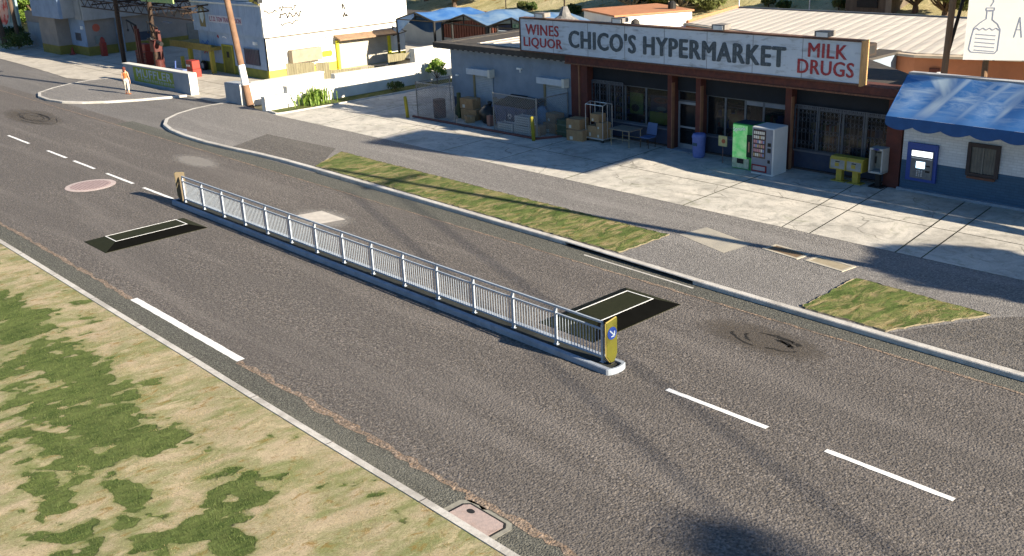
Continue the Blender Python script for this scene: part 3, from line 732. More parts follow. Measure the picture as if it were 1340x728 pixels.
# roller shutters
def shutter(x0, x1):
    s_ = MB()
    for i in range(24): z = .14 + i * .085; s_.box(x0 + .1, x1, FY - .05, FY - .015, z, z + .075)
    o = part('roller_shutter', s_, M('shutter_grey', (.33, .38, .43), (.28, .33, .37), scale=3, rough=.6, grime=(.15, .16, .17), gscale=2, gamt=.3), st)
    part('shutter_box', MB().box(x0 - .25, x1 - .05, FY - .32, FY - .012, 2.22, 2.50), M('shutter_box_grey', (.50, .54, .58), (.42, .46, .5), rough=.6), o)
    part('end_cap', MB().box(x1 - .05, x1 + .12, FY - .34, FY - .012, 2.16, 2.54), M('cap_cream', (.62, .60, .52)), o)
    part('guide', MB().box(x0 - .02, x0 + .1, FY - .10, FY - .012, .12, 2.22), M('guide_ochre', (.24, .20, .11)), o)
shutter(-39.2, -37.8); shutter(-34.2, -32.75)
part('wall_lamp', MB().box(-35.95, -35.7, FY - .16, FY, 2.70, 2.78).box(-35.86, -35.8, FY - .05, FY, 2.55, 2.7), white_paint, st)
part('wall_lamp', MB().box(-40.55, -40.4, FY - .12, FY, 2.0, 2.08), white_paint, st)
# posters inside the window bays
def poster(x0, x1, z0, z1, bgc, spots, nm):
    p_ = part('poster', MB().box(x0, x1, WY + .02, WY + .03, z0, z1), M(nm, bgc, tuple(c * .7 for c in bgc), scale=5), st)
    for i, (ax, az, r1, r2, c) in enumerate(spots):
        part('print', MB().disc((ax, WY + .019, az), X_, Z_, r1, (0, -.004, 0), 18, r2), M('%s_ink%d' % (nm, i), c), p_)
poster(-29.4, -28.65, 1.3, 2.2, (.16, .30, .08), [(-29.0, 1.95, .3, .12, (.16, .32, .05)), (-29.1, 1.55, .22, .16, (.03, .04, .04))], 'poster_green')
poster(-28.3, -27.15, 1.0, 1.5, (.34, .42, .07), [], 'poster_lime')
poster(-28.25, -27.2, 1.55, 2.2, (.06, .08, .14), [(-27.7, 2.0, .4, .13, (.28, .12, .10)), (-27.7, 2.0, .26, .07, (.35, .36, .40)), (-27.65, 1.66, .26, .09, (.25, .33, .30))], 'poster_blue')
poster(-24.2, -23.6, 1.3, 1.85, (.25, .15, .05), [(-23.9, 1.6, .2, .12, (.30, .24, .10))], 'poster_orange')
# security grilles with wrought lattice
grill = M('grille_steel', (.10, .115, .14), (.06, .07, .09), scale=6, rough=.5, metal=.3)
def grille(x0, x1, z0, z1):
    mb = MB(); y = FY + .18
    n = int((x1 - x0) / .16)
    for i in range(n + 1):
        x = x0 + (x1 - x0) * i / n; mb.bar((x, y, z0), (x, y, z1), .007, 4)
        if i < n:
            xm = x + .08
            for z in (z0 + .3, z0 + .75, z1 - .5, z1 - .2):
                mb.bar((x, y, z), (xm, y, z + .09), .006, 4); mb.bar((xm, y, z + .09), (x + .16, y, z), .006, 4)
                mb.bar((x, y, z), (xm, y, z - .09), .006, 4); mb.bar((xm, y, z - .09), (x + .16, y, z), .006, 4)
    for z in (z0, z1, z1 - .12): mb.box(x0, x1, y - .012, y + .012, z, z + .025)
    k = x0
    while k <= x1 + .01: mb.box(k - .02, k + .02, y - .02, y + .02, z0, z1); k += (x1 - x0) / 4
    for i in range(n * 2): # spiked / ornamented top strip
        x = x0 + (x1 - x0) * i / (n * 2); mb.box(x + .01, x + .055, y - .008, y + .008, z1 - .1, z1 + .03)
    part('security_grille', mb, grill, st)
grille(-21.08, -17.34, .92, 2.58); grille(-31.4, -29.6, .92, 2.58)

# the long shop sign
sg = thing('shop_sign', 'long weathered white hypermarket signboard on the shop roof with grey and red lettering', 'shop sign', (-26.7, 32.5, 3.65))
SY = 32.52
signw = M('weathered_sign_white', (.52, .58, .65), (.45, .51, .58), scale=1.2, rough=.7, grime=(.16, .17, .18), gscale=3.2, gamt=.75, gstretch=(.4, 1, 1.6), hi=.7)
part('panel', MB().box(-35.2, -18.2, SY, SY + .30, 3.70, 5.10), signw, sg)
fr = MB().box(-35.25, -18.15, SY - .03, SY + .33, 5.10, 5.16).box(-35.25, -18.15, SY - .03, SY + .33, 3.64, 3.70).box(-35.26, -35.2, SY - .03, SY + .33, 3.70, 5.10)
part('frame', fr, M('frame_rust', (.14, .075, .05), (.09, .05, .04), scale=5), sg)
part('end_frame', MB().box(-18.2, -18.12, SY - .05, SY + .34, 3.62, 5.165), M('frame_ochre', (.50, .30, .13), (.42, .25, .11), scale=4), sg)
for x in (-33.1, -31.0, -28.9, -26.8, -24.7, -22.6, -20.5): part('seam', MB().box(x, x + .02, SY - .006, SY, 3.70, 5.10), M('seam_grey', (.22, .23, .25)), sg)
darkl = M('lettering_slate', (.055, .075, .09), (.075, .095, .11), scale=9, rough=.7, grime=(.4, .42, .44), gscale=9, gamt=.25)
redl = M('lettering_red', (.36, .04, .045), (.28, .04, .045), scale=6, rough=.7, grime=(.5, .45, .45), gscale=9, gamt=.25)
rl = lambda s, x0, x1, z0, z1, mt, b=.03: text('lettering', s, sg, mt, (x0, SY - .001, z0), X_, Z_, x1 - x0, z1 - z0, .02, b)
rl("CHICO'S HYPERMARKET", -32.1, -21.2, 4.02, 4.76, darkl, .058)
rl('WINES', -34.85, -32.75, 4.42, 4.88, redl, .03); rl('LIQUOR', -35.0, -32.55, 3.82, 4.30, redl, .03)
rl('MILK', -20.25, -18.75, 4.48, 4.96, redl, .03); rl('DRUGS', -20.65, -18.45, 3.88, 4.38, redl, .03)
lampm = M('lamp_housing', (.22, .20, .18), (.15, .14, .13), rough=.6)
for x in (-33.7, -29.1, -24.0, -19.6):
    lo = part('sign_lamp', MB().prism([(x - .30, SY - .25), (x + .30, SY - .25), (x + .24, SY + .22), (x - .24, SY + .22)], 5.24, 5.42).bar((x, SY + .1, 5.16), (x, SY + .1, 5.3), .04), lampm, sg)
    part('reflector', MB().box(x - .22, x + .22, SY - .27, SY - .252, 5.23, 5.38), M('reflector_white', (.7, .7, .68)), lo)
for x in (-33.4, -29.8, -27.6, -24.6, -19.8):
    part('strut', MB().bar((x, SY + .25, 5.05), (x - .2, SY + 2.6, 3.6), .035), dark_steel, sg)
# roof junk behind the sign
rv = thing('roof_vent', 'small dark roof vent standing behind the second lamp of the sign', 'roof vent', (-29.6, 34.6, 3.6))
part('cowl', MB().lathe([(.05, 0), (.10, 0), (.10, 1.25), (.2, 1.3), (.18, 1.5), (.04, 1.6)], (-29.6, 34.0, 3.6), 12), M('vent_dark', (.05, .045, .04)), rv)
an = thing('roof_antenna', 'thin dark antenna mast on the shop roof behind the left end of the sign', 'antenna', (-34.2, 34.4, 3.6))
part('mast', MB().bar((-34.2, 34.4, 3.6), (-34.2, 34.4, 8.6), .03).bar((-34.28, 34.4, 5.0), (-34.12, 34.4, 8.6), .012), dark_steel, an)
part('mount', MB().lathe([(.9, 0), (.85, 1.15), (.30, 1.5), (.12, 1.9)], (-34.2, 34.4, 3.6), 10), M('mount_grey', (.20, .19, .18), (.1, .1, .1), scale=5), an)

# ------------------------------------------------------------------ neighbour building with awning and cash machine
brickw = M('white_painted_brick', (.40, .44, .48), (.35, .39, .43), scale=2, rough=.85, grime=(.2, .22, .24), gscale=3, gamt=.35)
def brick_mat(name, c, mortar, rowh=.09):
    if name in MATS: return MATS[name]
    m, t, p = nodes(name); v = coord(t); tc = N(t, 'ShaderNodeSeparateXYZ'); t.links.new(v, tc.inputs[0]); cb = N(t, 'ShaderNodeCombineXYZ')
    t.links.new(math_(t, 'ADD', tc.outputs[0], tc.outputs[1]), cb.inputs[0]); t.links.new(tc.outputs[2], cb.inputs[1])
    b = N(t, 'ShaderNodeTexBrick'); b.inputs['Scale'].default_value = 1; b.inputs['Brick Width'].default_value = .28; b.inputs['Row Height'].default_value = rowh
    b.inputs['Mortar Size'].default_value = .009; b.inputs['Color1'].default_value = c4(c); b.inputs['Color2'].default_value = c4(tuple(x * .88 for x in c)); b.inputs['Mortar'].default_value = c4(mortar)
    t.links.new(cb.outputs[0], b.inputs['Vector'])
    col = mix(t, math_(t, 'MULTIPLY', ramp(t, noise(t, v, 1.1, 8, .7, .5), .5, .72), .45), b.outputs['Color'], tuple(x * .45 for x in c))
    t.links.new(col, p.inputs['Base Color']); p.inputs['Roughness'].default_value = .85
    bump(t, p, b.outputs['Fac'], -.4, .01); MATS[name] = m; return m
brk_w = brick_mat('brick_white_paint', (.56, .60, .64), (.42, .46, .50)); brk_b = brick_mat('brick_blue_paint', (.045, .105, .18), (.035, .075, .13))
nb = thing('corner_shop_building', 'white and blue painted brick shop with cash machine beside the red column', 'shop', (-9, 37, GZ))
part('wall', MB().box(-16.68, -2, FY, FY + .3, 1.2, 4.1).box(-16.68, -16.4, FY + .3, 36, 0, 3.3).box(-2.3, -2, FY + .3, 36, 0, 3.3).box(-16.68, -2, 36, 36.3, 0, 3.3), brk_w, nb)
part('lower_wall', MB().box(-16.68, -2, FY - .01, FY + .3, 0, 1.2), brk_b, nb)
part('kerb_ledge', MB().box(-16.72, -2, FY - .16, FY - .01, .05, .24), C_kerb2, nb)
part('roof', MB().box(-16.4, -2.3, FY + .3, 36, 2.9, 3.0), roofdark, nb)
part('parapet_cap', MB().box(-16.72, -1.95, FY + .02, FY + .34, 4.1, 4.16), M('cap_grey', (.35, .36, .38)), nb)
wf = part('window', MB().box(-14.42, -14.30, FY - .09, FY + .02, 1.02, 2.1).box(-13.5, -13.38, FY - .09, FY + .02, 1.02, 2.1).box(-14.30, -13.5, FY - .09, FY + .02, 1.98, 2.1).box(-14.30, -13.5, FY - .09, FY + .02, 1.02, 1.12), M('window_frame_brown', (.055, .045, .045)), nb)
part('pane', MB().box(-14.30, -13.5, FY - .03, FY - .015, 1.12, 1.98), M('dusty_glass', (.12, .13, .125), (.07, .08, .08), scale=4, rough=.3), wf)
gb = MB().box(-13.92, -13.89, FY - .07, FY - .03, 1.12, 1.98)
for i in range(1, 8): gb.bar((-14.30 + i * .1, FY - .05, 1.12), (-14.30 + i * .1, FY - .05, 1.98), .006, 4)
part('bars', gb, M('bar_grey', (.2, .2, .19)), wf)
part('sill', MB().box(-14.35, -13.45, FY - .14, FY - .02, .94, 1.015), M('rust_sill', (.14, .07, .05)), wf)
# awning with scalloped valance
def awn_mat():
    m, t, p = nodes('awning_canvas'); v = coord2(t, (0, R(52), 0), (.35, .3, 2.2)); v2 = coord2(t, (0, R(-48), 0), (.35, .3, 2.2)); v3 = coord(t, (.35, 1, 2.2))
    blue = (.028, .135, .36); pale = (.46, .56, .62)
    f1 = ramp(t, noise(t, v, .75, 3, .4, .1), .54, .68); f2 = ramp(t, noise(t, v2, .75, 3, .4, .1), .54, .68); f3 = math_(t, 'MULTIPLY', ramp(t, noise(t, v3, 1.6, 7, .7, .8), .44, .72), .55)
    sx = N(t, 'ShaderNodeSeparateXYZ'); tc = N(t, 'ShaderNodeTexCoord'); t.links.new(tc.outputs['Object'], sx.inputs[0])
    hi = ramp(t, math_(t, 'ADD', sx.outputs[2], .8), .35, .75)
    f = math_(t, 'MAXIMUM', math_(t, 'MAXIMUM', f1, f2), f3); f = math_(t, 'MULTIPLY', f, math_(t, 'ADD', math_(t, 'MULTIPLY', hi, 1.0), .15))
    col = mix(t, f, blue, pale); col = mix(t, ramp(t, noise(t, coord(t), 12, 4), .4, .7), col, tuple(x * .8 for x in blue)) if False else col
    t.links.new(col, p.inputs['Base Color']); p.inputs['Roughness'].default_value = .8; return m
AW = awn_mat()
aw = thing('shop_awning', 'faded blue canvas awning with scalloped edge over the cash machine wall', 'awning', (-9.5, 32.4, 3.4))
mb = MB(); XA, XB = -16.72, -2.0; n = 70; rows = 8; rnd = random.Random(3)
for j in range(rows + 1):
    t_ = j / rows
    for i in range(n + 1):
        x = XA + (XB - XA) * i / n; sag = -.05 * math.sin(math.pi * t_) * (1 + .5 * math.sin(x * 2.7))
        mb.v.append((x, FY - .02 - 1.25 * t_, 4.10 - 1.22 * t_ + sag + .015 * math.sin(x * 5 + t_ * 3)))
mb.f = [(j * (n + 1) + i, (j + 1) * (n + 1) + i, (j + 1) * (n + 1) + i + 1, j * (n + 1) + i + 1) for j in range(rows) for i in range(n)]
mb.mi = [0] * len(mb.f)
cv = part('canvas', mb, AW, aw, smooth=True)
bluec = M('awning_blue_edge', (.02, .08, .23), (.016, .065, .19), scale=3)
mb = MB(); yv = FY - 1.27; per = .94
nn = 140
for i in range(nn):
    xa = XA + (XB - XA) * i / nn; xb = XA + (XB - XA) * (i + 1) / nn
    f = lambda x: 2.62 - .13 * abs(math.sin(math.pi * (x - XA) / per)) ** .8
    mb.add([(xa, yv, f(xa)), (xb, yv, f(xb)), (xb, yv, 2.90), (xa, yv, 2.90)], [(0, 1, 2, 3)])
part('valance', mb, bluec, aw)
part('side_panel', MB().plate([(XA, FY - .02, 4.08), (XA, yv, 2.88), (XA, yv, 2.66), (XA, FY - .02, 2.7)], (-.015, 0, 0)), bluec, aw)
part('frame', MB().bar((XA, yv + .02, 2.88), (XB, yv + .02, 2.88), .02).bar((XA + .1, FY, 2.7), (XA + .1, yv + .02, 2.86), .015).bar((-9, FY, 2.7), (-9, yv + .02, 2.86), .015), steel, aw)
# cash machine
am = thing('cash_machine', 'blue framed wall cash machine with lit screen under the awning', 'cash machine', (-15.9, 33, .55))
fb = MB().box(-16.46, -15.40, FY - .10, FY - .01, .55, 1.85)
part('surround', fb, M('atm_blue', (.03, .07, .30), (.025, .06, .25), scale=20, rough=.5), am)
part('fascia', MB().box(-16.28, -15.52, FY - .14, FY - .10, .66, 1.62), M('atm_grey', (.15, .16, .17), (.11, .12, .13), scale=8, rough=.4), am)
part('header', MB().box(-16.26, -15.54, FY - .16, FY - .14, 1.42, 1.60), M('atm_header_lit', (.85, .88, .9), rough=.4, emit=1.0), am)
part('screen', MB().box(-16.08, -15.78, FY - .155, FY - .14, 1.02, 1.24), M('atm_screen_lit', (.5, .75, .95), (.6, .8, .95), rough=.3, emit=1.2), am)
part('card_slot', MB().box(-15.74, -15.6, FY - .16, FY - .14, 1.1, 1.14).box(-15.74, -15.6, FY - .16, FY - .14, .9, .96), black, am)
kp = MB()
for i in range(4):
    for j in range(3): kp.box(-16.05 + j * .08, -16.0 + j * .08, FY - .17, FY - .14, .74 + i * .055, .775 + i * .055)
part('keypad', kp, steel, am)
part('strip', MB().box(-16.26, -15.54, FY - .15, FY - .14, 1.34, 1.36), white_paint, am)

# billboard on the roof line and an unseen one added further right for its shadow
def billboard(o, U, w, z0, z1, lab, draw=True, cross=True):
    o = Vector(o); U = Vector(U).normalized(); Nn = U.cross(Vector(Z_))
    t = thing('billboard', lab, 'billboard', (o.x, o.y, 0 if not cross else 0), None)
    V = Vector(Z_)
    pts = [o + V * z0, o + U * w + V * z0, o + U * w + V * z1, o + V * z1]
    part('panel', MB().plate(pts, -Nn * .12), M('billboard_white', (.80, .79, .75), (.74, .73, .69), scale=.6, rough=.75, grime=(.55, .5, .42), gscale=.8, gamt=.3), t)
    rp = MB()
    for i in range(int(w / .9) + 1):
        c = o + U * min(w - .1, i * .9 + .05); rp.bar(c + V * (z0 - .05) - Nn * .2, c + V * (z1) - Nn * .2, .035, 4)
    part('stiffener', rp, dark_steel, t)
    for i in (range(3) if w > 5 else (2,)):
        c = o + U * (w * (.08 + .42 * i))
        part('post', MB().bar(c - Nn * .35 + V * .05, c - Nn * .35 + V * z1 * .97, .10, 8), M('post_brown', (.18, .11, .06), (.12, .07, .04), scale=5), t)
    return t
BU = (math.cos(R(24)), math.sin(R(24)), 0); BN = (math.sin(R(24)), -math.cos(R(24)), 0)
bb = billboard((-15.75, 34.8, 0), BU, 9.0, 4.42, 11.5, 'white billboard with a faint hand drawn milk bottle above the blue awning')
bl = MB()
segs = []
def pl_(pts):
    for a, b in zip(pts[:-1], pts[1:]): segs.append((a[0], a[1], b[0], b[1]))
# local metres from lower-left corner of panel, right and up
pl_([(.78, 1.60), (.78, 1.35), (.55, 1.22), (.33, 1.05), (.26, .75), (.20, .35), (.30, .26), (1.25, .22), (1.36, .32), (1.38, 1.0), (1.25, 1.18), (1.02, 1.32), (1.02, 1.60), (.78, 1.60)])
pl_([(.74, 1.62), (1.06, 1.62), (1.06, 1.70), (.74, 1.70), (.74, 1.62)])
zz = [(.30 + i * .13, .98 + (.07 if i % 2 else 0)) for i in range(9)]; pl_(zz)
for i in range(5): pl_([(.42, .85 - i * .13), (1.22, .80 - i * .13)])
pl_([(.70, 2.0), (.95, 2.05), (1.0, 1.9), (.9, 1.75)])
pl_([(1.95, .75), (2.1, 1.4), (2.25, .75)]); pl_([(2.0, 1.0), (2.2, 1.0)])
strokes(bl, [(a * .76, b, c * .76, d) for a, b, c, d in segs], (-15.75, 34.8, 4.42), BU, Z_, BN, .026, .006)
part('bottle_drawing', bl, M('pencil_ink', (.30, .32, .40), (.22, .24, .32), scale=8), bb)
b2 = billboard((-8.4, 31.1, 0), Y_, 3.4, 7.1, 11.6, 'large white unseen billboard added right of the shops to shade the apron')
# leaning brown posts left of the milk billboard
up_ = thing('timber_post', 'brown timber post rising left of the milk bottle billboard', 'post', (-16.55, 35.2, 3.0))
part('shaft', MB().bar((-16.55, 35.2, 2.9), (-16.35, 35.2, 12), .11, 8), M('timber_brown', (.24, .15, .085), (.17, .10, .06), scale=2, stretch=(1, 1, .2)), up_)
up2 = thing('steel_brace', 'thin black brace crossing beside the brown timber post by the billboard', 'brace', (-16.95, 35.6, 3.0))
part('shaft', MB().bar((-16.95, 35.6, 2.9), (-16.2, 35.9, 7.6), .06, 6), black, up2)

# ------------------------------------------------------------------ things in front of the shop
card = M('cardboard', (.38, .235, .12), (.30, .18, .09), scale=4, rough=.9); cardd = M('cardboard_dark', (.12, .08, .045)); tape = M('tape_tan', (.42, .33, .2))
LOT = .15
def carton(x, y, z, w, d, h, rz, lab, grp):
    t = thing('cardboard_box', lab, 'box', (x, y, z), grp)
    mb = MB().box(-w / 2, w / 2, -d / 2, d / 2, 0, h); mb.v = [(a + x, b + y, c + z) for a, b, c in mb.v]; part('carton', mb, card, t)
    mb = MB().box(-w / 2 - .002, w / 2 + .002, -.03, .03, h - .1, h + .003); mb.v = [(a + x, b + y, c + z) for a, b, c in mb.v]; part('tape', mb, tape, t)
    mb = MB().box(-w * .3, -w * .12, -d / 2 - .003, -d / 2, h * .1, h * .4); mb.v = [(a + x, b + y, c + z) for a, b, c in mb.v]; part('sticker', mb, M('sticker_white', (.6, .58, .5)), t)
    mb = MB().box(-w / 2 + .01, w / 2 - .01, -.004, .004, h, h + .002); mb.v = [(a + x, b + y - d * 0, c + z) for a, b, c in mb.v]
    t.rotation_euler = (0, 0, rz); return t
carton(-38.55, 32.2, LOT, 1.0, .6, .52, R(8), 'lower cardboard box of the pair against the left part of the wall', 'cardboard boxes outside the shop')
carton(-38.75, 32.25, LOT + .52, .9, .55, .50, R(3), 'upper cardboard box of the pair against the left part of the wall', 'cardboard boxes outside the shop')
carton(-31.15, 32.05, LOT, .85, .75, .46, R(10), 'lower cardboard box of the stack beside the red column', 'cardboard boxes outside the shop')
carton(-31.35, 32.15, LOT + .46, .75, .65, .44, R(5), 'upper cardboard box of the stack beside the red column', 'cardboard boxes outside the shop')
gc = thing('green_crate', 'dull green crate left of the cardboard stack near the red column', 'crate', (-32.15, 32.2, LOT))
part('body', MB().cbox(-32.45, -31.85, 31.95, 32.5, LOT, LOT + .75, .02), M('dull_green', (.08, .11, .07), (.06, .08, .05), scale=5), gc)
part('slat', MB().box(-32.47, -31.83, 31.92, 31.95, LOT + .2, LOT + .26).box(-32.47, -31.83, 31.92, 31.95, LOT + .5, LOT + .56), M('dull_green2', (.11, .14, .10)), gc)
carton(-33.0, 32.4, LOT, .95, .6, .48, R(4), 'orange brown cardboard box behind the right chain link panel', 'cardboard boxes outside the shop')
gb_ = thing('garbage_bag', 'tied black garbage bag beside the blue dumpster', 'garbage bag', (-37.1, 32.05, LOT))
part('sack', MB().blob((-37.1, 32.05, LOT + .42), (.52, .48, .48), 3, .07, 16).bar((-37.1, 32.05, LOT + .85), (-37.05, 32.05, LOT + 1.02), .08, 8, .13), M('black_plastic', (.015, .013, .012), (.03, .025, .02), rough=.35), gb_, smooth=True)
bs_ = thing('brick_block', 'small reddish brick block standing in front of the garbage bag', 'block', (-36.6, 31.6, LOT))
part('block', MB().cbox(-36.72, -36.48, 31.5, 31.75, LOT, LOT + .5, .015), M('brick_pink', (.36, .17, .12), (.3, .14, .1), scale=5), bs_)
carton(-33.1, 32.5, LOT + .48, .7, .5, .40, R(-6), 'orange brown cardboard box on top of the one behind the right chain link panel', 'cardboard boxes outside the shop')
carton(-33.35, 31.6, LOT, .6, .5, .42, R(12), 'cardboard box squeezed in the corner of the storage pen by the yellow bollard', 'cardboard boxes outside the shop')
carton(-38.1, 31.6, LOT, .45, .4, .3, R(-20), 'small loose cardboard box lying between the drum and the garbage bag', 'cardboard boxes outside the shop')
pj = thing('pallet', 'grey wooden pallet leaning on the wall between the two roller shutters', 'pallet', (-36.9, 32.75, LOT))
mb = MB()
for k in range(6): mb.plate([(-37.5, 32.62 + .0, LOT + .06 + k * .18), (-36.5, 32.62, LOT + .06 + k * .18), (-36.5, 32.66, LOT + .18 + k * .18), (-37.5, 32.66, LOT + .18 + k * .18)], (0, .03, 0))
part('slats', mb, M('pallet_wood', (.22, .19, .14), (.15, .13, .10), scale=5), pj); part('bearer', MB().box(-37.5, -37.42, 32.7, 32.82, LOT, LOT + 1.1).box(-37.04, -36.96, 32.7, 32.82, LOT, LOT + 1.1).box(-36.58, -36.5, 32.7, 32.82, LOT, LOT + 1.1), M('pallet_wood', (.22, .19, .14)), pj)
bt = thing('tarp_bundle', 'pale blue tarpaulin bundle heaped against the right end of the dumpster', 'bundle', (-33.95, 32.3, LOT))
part('heap', MB().blob((-33.8, 32.35, LOT + .5), (.35, .3, .62), 14, .12, 14), M('bundle_blue', (.14, .22, .32), (.10, .16, .25), scale=4), bt, smooth=True)
# dumpster
du = thing('dumpster', 'dark blue steel dumpster with recycling emblem behind the wire fence', 'dumpster', (-35.3, 32.3, LOT))
db = M('dumpster_blue', (.035, .075, .19), (.03, .06, .14), scale=3, rough=.6, grime=(.09, .07, .06), gscale=2.5, gamt=.5)
mb = MB(); B = [(-36.3, 31.85), (-34.25, 31.85), (-34.25, 32.85), (-36.3, 32.85)]; T = [(-36.42, 31.7), (-34.13, 31.7), (-34.13, 32.9), (-36.42, 32.9)]
mb.v = [(a, b, LOT + .1) for a, b in B] + [(a, b, LOT + 1.0) for a, b in T]; mb.f = [(0, 3, 2, 1), (4, 5, 6, 7)] + [(i, (i + 1) % 4, 4 + (i + 1) % 4, 4 + i) for i in range(4)]; mb.mi = [0] * 6
part('bin_body', mb, db, du)
part('rim', MB().box(-36.47, -34.08, 31.65, 31.72, LOT + .93, LOT + 1.02).box(-36.47, -36.4, 31.72, 32.93, LOT + .93, LOT + 1.02).box(-34.15, -34.08, 31.72, 32.93, LOT + .93, LOT + 1.02), db, du)
part('lid', MB().plate([(-36.4, 31.75, LOT + 1.03), (-35.3, 31.75, LOT + 1.03), (-35.3, 32.9, LOT + 1.3), (-36.4, 32.9, LOT + 1.3)], (0, 0, .05)), black, du)
part('lid', MB().plate([(-35.25, 31.75, LOT + 1.03), (-34.1, 31.75, LOT + 1.03), (-34.1, 32.9, LOT + 1.26), (-35.25, 32.9, LOT + 1.26)], (0, 0, .05)), black, du)
rb = MB()
for x in (-36.25, -35.6, -34.95, -34.35): rb.box(x, x + .06, 31.68, 31.76, LOT + .15, LOT + .92)
part('rib', rb, db, du)
em = MB()
for k in range(3):
    a = 2 * math.pi * k / 3 + math.pi / 2; b = a + 2 * math.pi / 3
    pa = (.17 * math.cos(a), .17 * math.sin(a)); pb = (.17 * math.cos(b), .17 * math.sin(b)); q = .25
    strokes(em, [(pa[0] + (pb[0] - pa[0]) * q, pa[1] + (pb[1] - pa[1]) * q, pb[0] - (pb[0] - pa[0]) * q, pb[1] - (pb[1] - pa[1]) * q)], (-35.28, 31.70, LOT + .6), X_, Z_, (0, -1, 0), .07, .02)
part('recycling_emblem', em, M('emblem_white', (.5, .52, .55)), du)
for x, y in ((-36.15, 31.95), (-34.4, 31.95), (-36.15, 32.75), (-34.4, 32.75)): part('wheel', MB().bar((x - .03, y, LOT + .07), (x + .03, y, LOT + .07), .07, 10), black, du)
# white crates
wc = M('crate_white', (.55, .56, .56), (.45, .46, .46), scale=8, rough=.6)
def crate(x, y, z, w, d, h, lab):
    t = thing('milk_crate', lab, 'crate', (x, y, z), 'white crates behind the wire fence')
    mb = MB()
    for k in range(4): zz = z + h * k / 4; mb.box(x - w / 2, x + w / 2, y - d / 2, y - d / 2 + .03, zz + .01, zz + h / 4 - .03).box(x - w / 2, x + w / 2, y + d / 2 - .03, y + d / 2, zz + .01, zz + h / 4 - .03).box(x - w / 2, x - w / 2 + .03, y - d / 2 + .03, y + d / 2 - .03, zz + .01, zz + h / 4 - .03).box(x + w / 2 - .03, x + w / 2, y - d / 2 + .03, y + d / 2 - .03, zz + .01, zz + h / 4 - .03)
    mb.box(x - w / 2 + .02, x + w / 2 - .02, y - d / 2 + .035, y + d / 2 - .035, z, z + .04)
    for a in (-1, 1):
        for b in (-1, 1): mb.box(x + a * (w / 2 - .02) - .025, x + a * (w / 2 - .02) + .025, y + b * (d / 2 - .02) - .025, y + b * (d / 2 - .02) + .025, z, z + h)
    part('crate_body', mb, wc, t)
    part('contents', MB().box(x - w / 2 + .04, x + w / 2 - .04, y - d / 2 + .04, y + d / 2 - .04, z + .05, z + h * .75), M('crate_fill', (.30, .31, .31)), t)
crate(-35.0, 31.35, LOT, 1.0, .45, .42, 'white slatted crate on the ground in front of the dumpster, leftmost')
crate(-33.9, 31.4, LOT, 1.0, .5, .42, 'white slatted crate at the bottom of the crate stack by the fence corner')
crate(-33.9, 31.42, LOT + .42, .95, .48, .42, 'white slatted crate on top of the crate stack by the fence corner')
# dark red barrel crate at far left
dc = thing('oil_drum', 'rusty dark red drum behind the left wire fence panel', 'drum', (-40.25, 31.5, LOT))
part('drum', MB().lathe([(.29, 0), (.31, .02), (.31, .28), (.325, .30), (.31, .32), (.31, .6), (.325, .62), (.31, .64), (.31, .9), (.28, .92), (.05, .90)], (-40.25, 31.5, LOT), 18), M('drum_red', (.10, .03, .02), (.05, .025, .02), scale=4, rough=.7), dc)
gp_ = thing('green_post', 'short mossy green post beside the left pair of cardboard boxes', 'post', (-39.3, 32.0, LOT))
part('shaft', MB().cbox(-39.42, -39.26, 31.95, 32.1, LOT, LOT + 1.25, .01), M('mossy_green', (.09, .10, .04), (.06, .07, .03), scale=6), gp_)
gs2 = thing('green_sack', 'crumpled green sack at the foot of the green post', 'sack', (-39.5, 32.3, LOT))
part('sack', MB().blob((-39.6, 32.3, LOT + .3), (.32, .3, .36), 9, .1, 12), M('sack_green', (.08, .10, .06), (.06, .07, .05), scale=5), gs2, smooth=True)
# chain link fence panels
link = M('chainlink_wire', (.30, .30, .29), (.22, .21, .20), scale=8, rough=.5, metal=.5)
def fence(p0, p1, z0, h, lab):
    p0 = Vector((*p0, z0)); p1 = Vector((*p1, z0)); L = (p1 - p0).length; U = (p1 - p0) / L
    t = thing('chain_link_panel', lab, 'fence panel', tuple(p0), 'chain link panels of the storage pen')
    mb = MB(); s = .115; k = -int(h / s) - 1
    def clip(u0, v0, u1, v1):
        pts = []
        for (a, b, c, d) in ((u0, v0, u1, v1),):
            t0, t1 = 0, 1
            for pq, lo, hi in ((a, 0, L), (b, 0, h)):
                dd = (c - a) if pq is a and lo == 0 and hi == L else (d - b)
                for (P_, Q_) in ((-dd, pq - lo), (dd, hi - pq)):
                    if abs(P_) < 1e-9: continue
                    r = Q_ / P_
                    if P_ < 0: t0 = max(t0, r)
                    else: t1 = min(t1, r)
            if t0 < t1: return (a + (c - a) * t0, b + (d - b) * t0, a + (c - a) * t1, b + (d - b) * t1)
    while k * s < L:
        for seg in ((k * s, 0.0001, k * s + h, h), (k * s, h, k * s + h, 0.0001)):
            r = clip(*seg)
            if r: mb.bar(p0 + U * r[0] + Vector((0, 0, r[1])), p0 + U * r[2] + Vector((0, 0, r[3])), .0065, 3)
        k += 1
    part('mesh', mb, link, t)
    part('top_rail', MB().bar(p0 + Vector((0, 0, h)), p1 + Vector((0, 0, h)), .022), link, t)
    part('post', MB().bar(p0, p0 + Vector((0, 0, h + .05)), .03), link, t); part('post', MB().bar(p1, p1 + Vector((0, 0, h + .05)), .03), link, t)
fence((-41.2, 30.85), (-38.4, 30.95), LOT, 1.75, 'wire mesh panel at the left front of the storage pen')
fence((-41.2, 30.85), (-41.2, 33.0), LOT, 1.75, 'wire mesh panel at the left side of the storage pen, running back to the wall')
fence((-35.6, 31.0), (-32.75, 31.0), LOT, 1.75, 'wire mesh panel in front of the white crates and dumpster')
